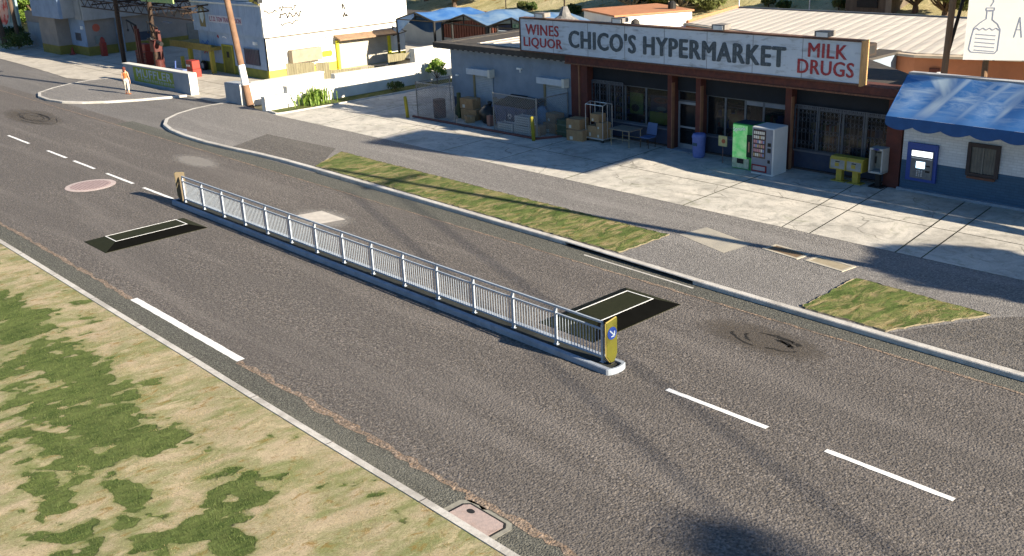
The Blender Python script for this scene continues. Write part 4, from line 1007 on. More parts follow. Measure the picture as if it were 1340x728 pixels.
fence((-32.72, 31.0), (-32.72, 32.95), LOT, 1.75, 'wire mesh panel at the right side of the storage pen next to the cardboard stack')
kr = MB().bar((-41.5, 30.75, LOT + .04), (-32.65, 30.85, LOT + .04), .06, 6).bar((-32.65, 30.85, LOT + .04), (-32.1, 31.9, LOT + .04), .06, 6)
tag(part('ground_rail', kr, M('red_rail', (.16, .06, .05), (.12, .05, .04), scale=3)), 'low dark red rail lying along the front of the storage pen', 'rail')
def bollard(x, y, lean, lab):
    t = thing('bollard', lab, 'bollard', (x, y, .14), 'yellow bollards by the storage pen')
    part('shaft', MB().lathe([(.085, 0), (.085, 1.02), (.06, 1.07), (.01, 1.08)], (x, y, .14), 12), M('bollard_yellow', (.32, .28, .025), (.25, .21, .02), scale=4, rough=.6, grime=(.2, .16, .05), gscale=4), t, smooth=True)
    t.rotation_euler = (0, lean, 0)
bollard(-41.6, 30.5, R(-6), 'leaning yellow bollard left of the storage pen'); bollard(-32.6, 30.65, R(-4), 'yellow bollard at the right front corner of the storage pen')
# cage trolley with boxes
tr_ = thing('cage_trolley', 'tall chrome wire trolley holding cardboard boxes in front of the left window', 'trolley', (-30.2, 32.4, LOT))
chrome = M('chrome_wire', (.62, .62, .62), (.5, .5, .5), rough=.3, metal=.6)
x0, x1, y0, y1 = -30.75, -29.75, 32.05, 32.65
part('base', MB().box(x0, x1, y0, y1, LOT + .12, LOT + .17), chrome, tr_)
for x in (x0, x1):
    part('hoop', MB().bar((x, y0, LOT + .1), (x, y0, 1.75), .018).bar((x, y1, LOT + .1), (x, y1, 1.75), .018).bar((x, y0, 1.75), (x, (y0 + y1) / 2, 1.84), .018).bar((x, y1, 1.75), (x, (y0 + y1) / 2, 1.84), .018).bar((x, (y0 + y1) / 2, LOT + .17), (x, (y0 + y1) / 2, 1.84), .012), chrome, tr_)
part('side_rail', MB().bar((x0, y0, 1.76), (x1, y0, 1.76), .018).bar((x0, y1, 1.76), (x1, y1, 1.76), .018).bar((x0, y1, .9), (x1, y1, .9), .012), chrome, tr_)
for x in (x0 + .05, x1 - .05):
    for y in (y0 + .05, y1 - .05): part('wheel', MB().bar((x - .02, y, LOT + .055), (x + .02, y, LOT + .055), .055, 10), black, tr_)
carton(-30.45, 32.35, LOT + .17, .5, .5, .5, 0, 'cardboard box at lower left inside the wire trolley', 'cardboard boxes in the trolley')
carton(-29.98, 32.35, LOT + .17, .42, .5, .38, 0, 'cardboard box at lower right inside the wire trolley', 'cardboard boxes in the trolley')
carton(-29.98, 32.35, LOT + .55, .42, .48, .30, 0, 'small cardboard box, second layer on the right inside the wire trolley', 'cardboard boxes in the trolley')
carton(-30.3, 32.35, LOT + .86, .5, .45, .34, 0, 'topmost cardboard box inside the wire trolley', 'cardboard boxes in the trolley')
# folding table
tb = thing('folding_table', 'weathered brown folding table with thin legs in front of the window', 'table', (-28.7, 32.4, LOT))
part('tabletop', MB().box(-29.35, -28.2, 32.0, 32.85, LOT + .68, LOT + .73), M('table_brown', (.23, .19, .15), (.17, .14, .11), scale=5), tb)
for x in (-29.28, -28.27):
    for y in (32.06, 32.79): part('leg', MB().bar((x, y, LOT), (x, y, LOT + .68), .02), M('leg_tan', (.36, .28, .17)), tb)
part('stretcher', MB().bar((-29.28, 32.06, LOT + .3), (-28.27, 32.06, LOT + .3), .012).bar((-29.28, 32.79, LOT + .3), (-28.27, 32.79, LOT + .3), .012), M('leg_tan', (.36, .28, .17)), tb)
# blue chair
ch = thing('plastic_chair', 'dull blue plastic chair right of the folding table', 'chair', (-27.75, 32.65, LOT))
bc = M('chair_blue', (.07, .12, .25), (.06, .10, .2), rough=.6)
part('seat', MB().cbox(-28.0, -27.5, 32.4, 32.9, LOT + .42, LOT + .47, .015), bc, ch)
part('backrest', MB().plate([(-28.02, 32.88, LOT + .5), (-27.48, 32.88, LOT + .5), (-27.5, 32.98, LOT + .98), (-28.0, 32.98, LOT + .98)], (0, .03, 0)), bc, ch)
for x in (-27.97, -27.53):
    for y in (32.43, 32.87): part('leg', MB().bar((x, y, LOT), (x, y, LOT + .43), .018), dark_steel, ch)
# bin
bn = thing('litter_bin', 'periwinkle blue plastic litter bin beside the shop door', 'bin', (-25.0, 32.55, LOT))
bb_ = M('bin_blue', (.12, .17, .42), (.10, .14, .36), scale=5, rough=.55)
part('body', MB().lathe([(.21, 0), (.24, .05), (.27, .78), (.28, .8)], (-25.0, 32.55, LOT), 20), bb_, bn, smooth=False)
part('lid', MB().lathe([(.285, .79), (.285, .86), (.24, .95), (.1, .98)], (-25.0, 32.55, LOT), 20), bb_, bn)
part('label_panel', MB().box(-25.1, -24.9, 32.27, 32.29, LOT + .5, LOT + .62), M('bin_panel', (.05, .09, .12)), bn)
# small poster stand
ps = thing('poster_stand', 'small colourful notice on a thin stick left of the green vending machine', 'sign', (-23.65, 32.3, LOT))
part('stick', MB().bar((-23.65, 32.3, LOT), (-23.65, 32.3, LOT + .75), .014), M('stick_brown', (.2, .12, .1)), ps)
nt_ = part('notice', MB().box(-23.84, -23.44, 32.26, 32.285, LOT + .68, LOT + 1.08), M('notice_cream', (.45, .42, .22), (.30, .32, .14), scale=12), ps)
part('print', MB().disc((-23.6, 32.258, LOT + .88), X_, Z_, .09, (0, -.003, 0), 12), M('notice_red', (.35, .10, .05)), nt_)
# vending machines
vg = thing('drinks_vending_machine', 'green soft drink vending machine with cream base and lit side glow', 'vending machine', (-22.5, 32.3, LOT))
gm = M('vending_green', (.03, .30, .06), (.02, .22, .05), scale=3, rough=.4); gd_ = M('vending_green_dark', (.02, .12, .04)); 
x0, x1, y0, y1, z1 = -22.98, -22.06, 31.95, 32.75, 1.88
part('cabinet', MB().cbox(x0, x1, y0 + .03, y1, LOT, z1, .02), gm, vg)
part('top', MB().box(x0 + .05, x1 - .05, y0 + .08, y1 - .03, z1, z1 + .01), M('vending_top', (.03, .05, .07)), vg)
fp = part('front_panel', MB().box(x0 + .03, x1 - .25, y0 - .0, y0 + .03, LOT + .42, z1 - .05), M('vending_front', (.05, .34, .09), (.20, .42, .20), scale=3.5, rough=.25, emit=.2), vg)
text('lettering', 'Sprunk', fp, white_paint, (x0 + .07, y0 - .001, 1.52), (.985, 0, .17), (-.17, 0, .985), .56, .2, .006, .02)
part('kick_panel', MB().box(x0 + .03, x1 - .14, y0 - .0, y0 + .03, LOT + .04, LOT + .42), M('kick_cream', (.45, .50, .38), (.30, .38, .25), scale=9), vg)
part('delivery_slot', MB().box(x0 + .25, x0 + .55, y0 - .008, y0 + .0, LOT + .22, LOT + .40), black, vg)
part('coin_panel', MB().box(x1 - .25, x1 - .03, y0 - .012, y0 + .03, LOT + .50, 1.5), M('coin_black', (.012, .03, .02)), vg)
part('coin_strip', MB().box(x1 - .17, x1 - .11, y0 - .02, y0 - .012, .85, 1.25), M('coin_red', (.45, .22, .15)), vg)
vw = thing('snack_vending_machine', 'white snack vending machine with glass front and red delivery flap', 'vending machine', (-21.4, 32.2, LOT))
x0, x1, y0, y1, z1 = -21.93, -20.98, 31.72, 32.62, 1.92
wm = M('vending_white', (.60, .61, .60), (.54, .55, .54), scale=2, rough=.4); wfm = M('vending_face', (.20, .23, .28), (.16, .19, .24), scale=3, rough=.4)
part('cabinet', MB().cbox(x0, x1, y0, y1, LOT, z1, .02), wm, vw)
part('face', MB().box(x0 + .03, x1 - .05, y0 - .015, y0, LOT + .06, z1 - .05), wfm, vw)
gl = part('display', MB().box(x0 + .07, x1 - .33, y0 - .02, y0 - .015, LOT + .62, z1 - .09), M('display_dark', (.07, .05, .05), (.035, .03, .035), scale=6, rough=.15), vw)
sn = MB(); rnd = random.Random(5)
sc = [M('snack_white', (.7, .68, .6)), M('snack_pink', (.55, .28, .30)), M('snack_tan', (.5, .38, .2)), M('snack_blue', (.25, .3, .5))]
for r_ in range(6):
    for c_ in range(6):
        sn.cur = rnd.choice([0, 0, 2, 2] if r_ > 3 else [1, 1, 0, 3, 2]); xx = x0 + .10 + c_ * .08; z = LOT + .68 + r_ * .165
        sn.box(xx, xx + .06, y0 - .026, y0 - .02, z, z + .11)
part('snacks', sn, sc, gl)
rd = part('delivery_flap', MB().box(x0 + .04, x1 - .25, y0 - .03, y0 - .015, LOT + .10, LOT + .36), M('flap_red', (.20, .02, .025)), vw)
part('flap_window', MB().box(x0 + .1, x1 - .31, y0 - .035, y0 - .03, LOT + .15, LOT + .31), M('flap_grey', (.35, .33, .35)), rd)
part('keypad', MB().box(x1 - .24, x1 - .1, y0 - .03, y0 - .015, 1.25, 1.38).box(x1 - .22, x1 - .12, y0 - .03, y0 - .015, .62, .74).box(x1 - .24, x1 - .1, y0 - .03, y0 - .015, 1.02, 1.18), black, vw)
# newspaper boxes
ny = M('newsbox_yellow', (.42, .33, .05), (.34, .26, .04), scale=5, rough=.5, grime=(.3, .26, .12), gscale=5); nf = M('newsbox_face', (.30, .31, .30), (.22, .23, .22), scale=7)
def newsbox(x, lab):
    t = thing('newspaper_box', lab, 'newspaper box', (x, 32.75, LOT), 'newspaper boxes by the right column')
    y = 32.72
    part('case', MB().plate([(x - .31, y - .2, .60), (x - .31, y + .22, .60), (x - .31, y + .22, 1.06), (x - .31, y - .12, 1.06), (x - .31, y - .2, .98)], (.62, 0, 0)), ny, t)
    w_ = part('door', MB().box(x - .27, x + .27, y - .215, y - .2, .64, .95), nf, t)
    part('handle', MB().box(x - .08, x + .08, y - .235, y - .215, .88, .91), black, w_)
    part('stripe', MB().box(x - .10, x + .06, y - .22, y - .215, .72, .85), ny, w_)
    part('leg', MB().box(x - .10, x + .12, y - .1, y + .08, LOT + .03, .60), ny, t)
    part('foot', MB().box(x - .26, x + .28, y - .18, y + .16, LOT, LOT + .03), ny, t)
newsbox(-18.82, 'yellow newspaper box on a post, left one of the joined pair'); newsbox(-18.18, 'yellow newspaper box on a post, right one nearest the payphone')
# payphone
pp = thing('payphone', 'grey hooded payphone on a black pedestal beside the wide red column', 'payphone', (-17.35, 32.75, LOT))
pg = M('phone_grey', (.36, .37, .36), (.30, .31, .30), scale=6, rough=.5)
part('hood', MB().box(-17.62, -17.57, 32.5, 32.95, .72, 1.5).box(-17.17, -17.12, 32.5, 32.95, .72, 1.5).box(-17.62, -17.12, 32.5, 32.95, 1.5, 1.56).box(-17.57, -17.17, 32.9, 32.95, .72, 1.5).box(-17.62, -17.12, 32.5, 32.95, .68, .74), pg, pp)
part('phone_unit', MB().box(-17.52, -17.24, 32.78, 32.9, .85, 1.35), M('phone_metal', (.22, .23, .2)), pp)
part('handset', MB().bar((-17.5, 32.75, .98), (-17.5, 32.75, 1.22), .025), black, pp)
part('emblem', MB().disc((-17.37, 32.498, 1.53), X_, Z_, .12, (0, -.006, 0), 16, .035), blue_r, pp)
part('pedestal', MB().box(-17.45, -17.28, 32.7, 32.85, LOT, .68).box(-17.62, -17.12, 32.55, 33.0, LOT, LOT + .05), black, pp)

# ------------------------------------------------------------------ person in a bitmap-free body
def skin(name, V, E, rad, mat, parent, sub=1, root=0):
    me = bpy.data.meshes.new(name); off = worldloc(parent)
    me.from_pydata(V, E, []); ob = bpy.data.objects.new(name, me); COL.objects.link(ob)
    md = ob.modifiers.new('s', 'SKIN'); md.use_smooth_shade = True
    sv = me.skin_vertices[0].data
    for i, r in enumerate(rad):
        rr = r if isinstance(r, tuple) else (r, r); sv[i].radius = rr
    sv[root].use_root = True
    sb = ob.modifiers.new('u', 'SUBSURF'); sb.levels = sub; sb.render_levels = sub
    dg = bpy.context.evaluated_depsgraph_get(); m2 = bpy.data.meshes.new_from_object(ob.evaluated_get(dg))
    bpy.data.objects.remove(ob); m2.materials.clear(); m2.materials.append(mat)
    o = bpy.data.objects.new(name, m2); COL.objects.link(o); o.parent = parent
    return o
PX, PY, PZ = -62.35, 24.85, .118
pr = thing('person', 'person in orange sleeveless top and cream trousers walking by the muffler wall', 'person', (PX, PY, PZ))
skinm = M('skin_tone', (.52, .30, .19), (.46, .26, .16), scale=8, rough=.55)
# local: x right of body, y forward (facing -Y wall side = +y), z up
Vb = [(0, 0, .86), (0, 0, 1.02), (0, .01, 1.22), (0, 0, 1.34), (0, .01, 1.42), (0, .015, 1.50), (0, .01, 1.56),
      (-.16, 0, 1.30), (-.22, .0, 1.05), (-.24, .06, .82), (-.245, .08, .74),
      (.16, 0, 1.30), (.21, -.02, 1.06), (.24, .0, .84), (.245, .02, .76),
      (-.085, 0, .80), (-.10, .05, .45), (-.11, .0, .08), (-.11, .12, .03),
      (.085, 0, .80), (.12, -.06, .45), (.17, -.16, .10), (.17, -.06, .03)]
Eb = [(0, 1), (1, 2), (2, 3), (3, 4), (4, 5), (5, 6), (3, 7), (7, 8), (8, 9), (9, 10), (3, 11), (11, 12), (12, 13), (13, 14), (0, 15), (15, 16), (16, 17), (17, 18), (0, 19), (19, 20), (20, 21), (21, 22)]
Rb = [(.13, .10), (.11, .08), (.13, .09), (.06, .05), (.05, .05), (.085, .095), (.07, .08), .05, .036, .028, .03, .05, .036, .028, .03, (.085, .085), .052, .035, .03, (.085, .085), .052, .035, .03]
body = skin('body', Vb, Eb, Rb, skinm, pr, 2)
# hands: palm chain with five fingers each
hm = []
for sx, (hx, hy, hz) in ((-1, (-.245, .08, .74)), (1, (.245, .02, .76))):
    V = [(hx, hy, hz), (hx, hy + .01, hz - .05)]; E = [(0, 1)]; rr = [.022, .026]
    for k in range(4):
        b = len(V); V += [(hx, hy - .02 + .017 * k, hz - .085), (hx - sx * .006, hy - .02 + .019 * k, hz - .115), (hx - sx * .018, hy - .02 + .019 * k, hz - .14 + .006 * abs(k - 1.5))]; E += [(1, b), (b, b + 1), (b + 1, b + 2)]; rr += [.009, .008, .007]
    b = len(V); V += [(hx - sx * .015, hy + .04, hz - .05), (hx - sx * .02, hy + .055, hz - .08)]; E += [(1, b), (b, b + 1)]; rr += [.01, .008]
    skin('hand', V, E, rr, skinm, pr, 1)
skin('vest', [(0, 0, .93), (0, 0, 1.04), (0, .01, 1.2), (0, 0, 1.32)], [(0, 1), (1, 2), (2, 3)], [(.14, .11), (.125, .095), (.15, .108), (.135, .085)], M('vest_orange', (.55, .13, .04), (.48, .11, .03), scale=10), pr, 2)
skin('trousers', [(0, 0, .96), (0, 0, .88), (-.088, 0, .80), (-.10, .05, .45), (-.11, .01, .22), (.088, 0, .80), (.12, -.06, .45), (.15, -.12, .22)], [(0, 1), (1, 2), (2, 3), (3, 4), (1, 5), (5, 6), (6, 7)],
     [(.135, .105), (.15, .12), (.10, .10), .067, .05, (.10, .10), .067, .05], M('trousers_cream', (.66, .60, .50), (.58, .53, .44), scale=8), pr, 2, root=1)
hair = part('hair', MB().blob((PX, PY - .02, PZ + 1.535), (.105, .115, .11), 4, .05, 14).blob((PX, PY - .07, PZ + 1.44), (.08, .06, .12), 6, .05, 12), M('hair_auburn', (.12, .03, .02), (.08, .02, .015), scale=12), pr, smooth=True)
fc_ = MB()
for sx in (-1, 1): fc_.blob((PX + sx * .033, PY + .10, PZ + 1.50), (.012, .008, .009), 1, 0, 8)
part('eyes', fc_, M('eye_dark', (.04, .03, .03)), pr); part('nose', MB().blob((PX, PY + .115, PZ + 1.475), (.013, .02, .022), 1, 0, 8), skinm, pr, smooth=True); part('mouth', MB().blob((PX, PY + .10, PZ + 1.435), (.024, .008, .007), 1, 0, 8), M('lips', (.4, .12, .1)), pr)
sh_ = M('sandal_brown', (.22, .09, .05))
for (sx, sy) in ((-.11, .06), (.17, -.10)):
    part('shoe', MB().cbox(PX + sx - .045, PX + sx + .045, PY + sy - .11, PY + sy + .13, PZ, PZ + .055, .015), sh_, pr)
pr.rotation_euler = (0, 0, R(40))

# ------------------------------------------------------------------ muffler wall
mw = thing('painted_low_wall', 'low wall with front greyed as painted shade and a green muffler advert behind the oval kerb', 'wall', (-63.6, 27.35, 0))
whitew_shaded = M('whitewash_shaded', (.30, .33, .36), (.25, .28, .31), scale=1.2, rough=.85, grime=(.16, .18, .2), gscale=1.3, gamt=.4)  # whitewash greyed for the front faces, shade put into the colour
whitew = M('whitewash', (.66, .64, .58), (.58, .56, .50), scale=1.3, rough=.85, grime=(.38, .35, .30), gscale=1.1, gamt=.35)
part('wall', MB().plate([(-68.6, 27.3, -.03), (-58.9, 27.3, -.03), (-58.9, 27.3, 1.24), (-58.95, 27.3, 1.26), (-68.6, 27.3, 1.14)], (0, .42, 0)), whitew_shaded, mw)
part('coping', MB().plate([(-68.65, 27.26, 1.14), (-58.93, 27.26, 1.262), (-58.93, 27.26, 1.31), (-68.65, 27.26, 1.19)], (0, .5, 0)), whitew, mw)
part('end_face', MB().box(-58.9, -58.84, 27.26, 27.76, -.03, 1.31), whitew, mw)
part('advert_panel', MB().plate([(-67.0, 27.296, .16), (-61.1, 27.296, .22), (-61.1, 27.296, 1.14), (-67.0, 27.296, 1.10)], (0, -.006, 0)), M('advert_green', (.20, .27, .025), (.25, .29, .04), scale=2.5, rough=.8, grime=(.22, .27, .3), gscale=2, gamt=.4), mw)
mut = M('advert_lettering', (.40, .46, .50), (.33, .38, .42), scale=6)
text('lettering', 'MUFFLER', mw, mut, (-66.5, 27.288, .50), (1, 0, .01), Z_, 5.1, .50, .006, .05)
sm = MB(); rnd = random.Random(2); x = -66.3
while x < -61.3:
    w = rnd.uniform(.18, .36); strokes(sm, [(x, .28, x, .44), (x, .44, x + w * .5, .42), (x + w * .5, .28, x + w * .5, .42)], (0, 27.288, 0), X_, Z_, (0, -1, 0), .05, .006); x += w * 1.2
part('small_print', sm, mut, mw)

# pillar and low white walls
lw = thing('gate_pillar_wall', 'low white wall with end block greyed as painted shade beside the utility pole', 'wall', (-53.3, 28, 0))
part('block', MB().box(-54.3, -52.5, 27.2, 27.95, -.02, 1.22), whitew_shaded, lw)
part('end_face', MB().box(-52.5, -52.42, 27.16, 27.99, -.02, 1.26), whitew, lw)
part('wall', MB().box(-52.85, -52.42, 27.99, 32.6, -.02, 1.2), whitew, lw)
part('coping', MB().box(-52.9, -52.4, 27.99, 32.65, 1.2, 1.26), whitew, lw)
l2 = thing('stepped_white_wall', 'long stepped whitewashed wall behind the narrow planting strip', 'wall', (-49.6, 33, 0))
part('wall', MB().box(-49.9, -49.5, 27.0, 28.4, 0, .85), whitew, l2)
part('wall', MB().box(-49.9, -49.5, 28.4, 31.5, 0, 1.2), whitew, l2)
part('wall', MB().plate([(-49.5, 31.5, 0), (-49.5, 44.0, 0), (-49.5, 44.0, 1.25), (-49.5, 31.5, 1.5)], (-.4, 0, 0)), whitew, l2)
part('coping', MB().box(-49.95, -49.46, 26.97, 28.42, .85, .9), whitew, l2); part('coping', MB().box(-49.95, -49.46, 28.38, 31.52, 1.2, 1.25), whitew, l2)
l3 = thing('short_white_wall', 'short bright white wall standing higher behind the stepped wall next to the shop corner', 'wall', (-50.6, 39, 0))
part('wall', MB().box(-51.0, -50.5, 37.9, 42.5, 0, 2.05), whitew, l3)
# planting strip
soil = lawn_mat('planting_strip', (.20, .20, .09), (.12, .15, .05), (.04, .08, .02), attr=False, thr=(.40, .55), gs=2)
struct('planting_strip', MB().sheet([(-49.46, 27.05), (-48.3, 27.0), (-47.95, 30), (-47.9, 34), (-48.0, 44), (-49.46, 44)], .16), soil)
strip([(-49.4, 27.0), (-48.35, 26.9), (-48.15, 27.2), (-47.95, 30), (-47.9, 34), (-47.95, 42)][::1], .12, .05, .2, C_kerb, 'planting_kerb', side=1)

# leaf plants
def leaves(n, gen, size, seed, long=1.0):
    rnd = random.Random(seed); mb = MB()
    for _ in range(n):
        c, r = gen(rnd); c = Vector(c)
        q = Quaternion((rnd.gauss(0, 1), rnd.gauss(0, 1), rnd.gauss(0, 1), rnd.gauss(0, 1))).normalized()
        s = size * rnd.uniform(.6, 1.3)
        a = q @ Vector((s, 0, 0)); b = q @ Vector((0, s * .55 / long, 0)); 
        mb.add([c - a, c + b * .9 - a * .2, c + a, c - b * .9 - a * .2], [(0, 1, 2, 3)])
    mb.keep = True; return mb
def blade_plant(name, lab, cat, c, n, h, spread, mat, seed, w=.05, grp=None):
    rnd = random.Random(seed); mb = MB(); c = Vector(c)
    for i in range(n):
        a = rnd.uniform(0, 6.28); b0 = c + Vector((rnd.gauss(0, spread[0]), rnd.gauss(0, spread[1]), 0)); hh = h * rnd.uniform(.5, 1.15); out = hh * rnd.uniform(.2, .9)
        d = Vector((math.cos(a), math.sin(a), 0)); s = Vector((-d.y, d.x, 0)) * w * rnd.uniform(.6, 1.2)
        p1 = b0 + d * out * .4 + Vector((0, 0, hh * .7)); p2 = b0 + d * out + Vector((0, 0, hh * rnd.uniform(.6, 1.0)))
        mb.add([b0 - s * .5, b0 + s * .5, p1 + s, p1 - s], [(0, 1, 2, 3)]); mb.add([p1 - s, p1 + s, p2], [(0, 1, 2)])
    mb.keep = True
    t = thing(name, lab, cat, tuple(c), grp); part('foliage', mb, mat, t)
    st_ = MB()
    for i in range(5): a = i * 1.26; st_.bar(c, c + Vector((math.cos(a) * .12, math.sin(a) * .12, h * .5)), .015, 5)
    part('stem', st_, M('stem_green', (.10, .12, .05)), t); return t
yg = leaf_mat('leaf_yellowgreen', (.16, .26, .04), (.10, .18, .03), (.30, .38, .08))
blade_plant('agave_plant', 'bright yellow green spiky plant in the planting strip near the utility pole', 'plant', (-48.95, 29.75, .16), 210, .95, (.26, .42), yg, 3, .045)


bark = M('bark_brown', (.13, .09, .06), (.08, .055, .04), scale=4, rough=.9, bs=.6, bscale=12, stretch=(1, 1, .25)); barkp = M('bark_pale', (.28, .24, .18), (.18, .15, .11), scale=3, rough=.9, stretch=(1, 1, .25))
def tree(name, lab, cat, base, h, cr, n, leaf, mat, seed, grp=None, trunk=.25, bk=None, ch=None, clumps=14, lean=0):
    rnd = random.Random(seed); base = Vector(base); t = thing(name, lab, cat, tuple(base), grp); bk = bk or bark
    ch = ch or cr * .8; cc = base + Vector((lean, 0, h - ch * .7))
    mb = MB(); fork = base + Vector((lean * .4, 0, max(.15, (h - 2 * ch)) * .9 + .1 * h))
    mb.bar(base - Vector((0, 0, .3)), fork, trunk, 8, trunk * .7)
    CL = []
    for k in range(clumps):
        a = rnd.uniform(0, 6.28); ph = math.acos(rnd.uniform(-.6, 1)); r = rnd.uniform(.45, .85)
        p = cc + Vector((math.cos(a) * math.sin(ph) * cr * r, math.sin(a) * math.sin(ph) * cr * r, math.cos(ph) * ch * r)); CL.append((p, cr * rnd.uniform(.22, .42)))
        mid = fork.lerp(p, .5) + Vector((0, 0, -.1 * ch)); mb.bar(fork, mid, trunk * .4, 5, trunk * .25); mb.bar(mid, p, trunk * .25, 5, trunk * .08)
    part('trunk', mb, bk, t)
    def gen(r_):
        p, q = CL[r_.randrange(len(CL))]
        while True:
            v = Vector((r_.uniform(-1, 1), r_.uniform(-1, 1), r_.uniform(-1, 1)))
            if .25 < v.length < 1: break
        return (p + Vector((v.x * q * 1.1, v.y * q * 1.1, v.z * q * .8)), 0)
    part('crown', leaves(n, gen, leaf, seed), mat, t); return t
lg = leaf_mat('leaf_mid', (.07, .11, .03), (.045, .075, .02), (.13, .17, .05)); ly = leaf_mat('leaf_olive', (.12, .14, .04), (.075, .09, .025), (.20, .21, .08)); ld = leaf_mat('leaf_dark', (.035, .06, .02), (.02, .04, .012), (.06, .09, .03))
tree('shrub', 'bright green shrub at the left corner of the shop wall', 'shrub', (-48.6, 38.0, .16), 1.25, .75, 1500, .075, yg, 11, trunk=.05, ch=.6)
tree('shrub', 'dark low shrub in the planting strip between the spiky plant and the corner shrub', 'shrub', (-48.7, 35.0, .16), .5, .55, 600, .06, lg, 12, trunk=.03, ch=.3)

# utility pole left with white band
pole_m = M('pole_timber', (.20, .12, .075), (.14, .08, .05), scale=1.5, rough=.9, grime=(.12, .07, .045), gscale=2, gstretch=(1, 1, .15), bs=.4, bscale=10)
up1 = thing('utility_pole', 'brown timber utility pole with a white painted band beside the low white wall', 'utility pole', (-52.0, 27.45, 0))
part('shaft', MB().bar((-52.0, 27.45, -.1), (-52.28, 27.45, 1.22), .20, 14, .195).bar((-52.48, 27.45, 2.3), (-54.2, 27.45, 11.5), .18, 14, .14), pole_m, up1)
part('painted_band', MB().bar((-52.28, 27.45, 1.22), (-52.48, 27.45, 2.3), .20, 14, .19), white_paint, up1)
part('crossarm', MB().box(-54.35, -54.1, 26.2, 28.7, 10.6, 10.75), pole_m, up1)
up3 = thing('utility_pole', 'bare timber utility pole on the pavement beyond the right edge', 'utility pole', (-2, 27.0, .1))
part('shaft', MB().bar((-2, 27.0, 0), (-2.0, 27.9, 13), .2, 12, .13), pole_m, up3)
part('crossarm', MB().box(-2.1, -1.9, 26.6, 29.0, 11.4, 11.55), pole_m, up3)
CABLES = ([(-2.0, 26.04), (62.3, 3.18)], [(-2.0, 27.53), (62.3, 5.68)])
for i, (ca, cb) in enumerate(CABLES):
    mb = MB(); prev = None
    for k in range(17):
        t_ = k / 16; p = Vector((ca[0] + (cb[0] - ca[0]) * t_, ca[1] + (cb[1] - ca[1]) * t_, 11.5 - .6 * t_ * (1 - t_)))
        if prev: mb.bar(prev, p, .036, 5)
        prev = p
    tag(part('power_cable', mb, black), 'black overhead cable strung across the road, %s of the two' % ('near' if i == 0 else 'far'), 'cable')

# ------------------------------------------------------------------ white tyre shop building
ws = M('shop_white', (.70, .68, .62), (.64, .62, .57), scale=1.0, rough=.85, grime=(.36, .35, .30), gscale=1.4, gamt=.45, gstretch=(1, 1, .25))
ws_shaded = M('shop_white_shaded', (.30, .38, .50), (.24, .32, .43), scale=1.2, rough=.85, grime=(.13, .16, .22), gscale=1.5, gamt=.7, gstretch=(1.6, 1, .25))  # the white wall blued and darkened as shade on its front
dado = M('dado_olive', (.20, .22, .04), (.14, .16, .035), scale=2, rough=.8, grime=(.08, .09, .05), gscale=1.5); dadoy = M('dado_yellow', (.62, .52, .07), (.55, .46, .06), scale=2, rough=.8)
wb = thing('white_workshop_building', 'two tier white workshop with olive green base band and roller door behind the low walls', 'workshop', (-64, 38, 0))
WX0, WX1, WY0, WY1 = -68.9, -59.65, 33.1, 44.0
part('front_wall', MB().box(WX0, WX1, WY0, WY0 + .2, .62, 2.75), ws_shaded, wb)
part('side_wall', MB().box(WX1 - .2, WX1, WY0 + .2, WY1, .62, 2.75).box(WX1 - .2, WX1 + .001, WY0, WY0 + .2, .62, 2.75), ws, wb)
part('front_base', MB().box(WX0, WX1 - .2, WY0 - .012, WY0 + .2, 0, .62), dado, wb)
part('side_base', MB().box(WX1 - .2, WX1 + .012, WY0 - .012, WY1, 0, .62), dadoy, wb)
part('rear_wall', MB().box(WX0, WX0 + .2, WY0 + .2, WY1, 0, 2.75).box(WX0 + .2, WX1 - .2, WY1 - .2, WY1, 0, 2.75), ws, wb)
part('parapet', MB().box(WX0 - .15, WX1 + .02, WY0 - .18, WY0, 2.72, 4.85).box(WX0 - .15, WX0, WY0, WY1, 2.72, 4.85), ws_shaded, wb)
part('side_parapet', MB().box(WX1 + .02, WX1 + .2, WY0 - .18, WY1 + .2, 2.72, 4.85).box(WX0, WX1 + .02, WY0, WY1 + .2, 2.74, 2.76), ws, wb)
part('parapet_shade', MB().box(WX1 + .001, WX1 + .19, WY0, WY1, 2.68, 2.718), M('shade_brown', (.16, .13, .10)), wb)  # dark strip paints the shade line under the parapet
part('corner_sign', MB().plate([(WX1 - .9, WY0 - .3, 4.95), (WX1 + .25, WY0 - .3, 4.75), (WX1 + .25, WY0 - .3, 5.2), (WX1 - .9, WY0 - .3, 5.5)], (0, -.05, 0)), M('corner_sign_yellow', (.50, .38, .06), (.05, .05, .05), scale=3, lo=.48, hi=.52), wb)
part('cornice', MB().box(WX0 - .22, WX1 + .27, WY0 - .25, WY0 - .18, 4.62, 4.72).box(WX1 + .2, WX1 + .27, WY0 - .18, WY1 + .25, 4.62, 4.72), M('cornice_pale', (.66, .65, .6)), wb)
part('upper_wall', MB().box(WX0 + .2, WX1 - .05, WY0 + .15, WY1, 4.85, 12.0), ws, wb)  # unseen upper part, raised to shade the garage
part('roof', MB().box(WX0, WX1 + .02, WY0, WY1, 4.7, 4.8), roofdark, wb)
d_ = part('door', MB().box(-65.45, -64.2, WY0 - .06, WY0 - .012, .02, 1.86), M('door_olive', (.16, .17, .03), (.12, .13, .02), scale=3), wb)
part('door_frame', MB().box(-65.58, -65.45, WY0 - .09, WY0 - .012, 0, 1.95).box(-64.2, -64.07, WY0 - .09, WY0 - .012, 0, 1.95).box(-65.45, -64.2, WY0 - .09, WY0 - .012, 1.86, 1.95), M('door_frame_yellow', (.30, .29, .04)), d_)
part('door_window', MB().box(-65.0, -64.65, WY0 - .07, WY0 - .06, 1.1, 1.5), black, d_)
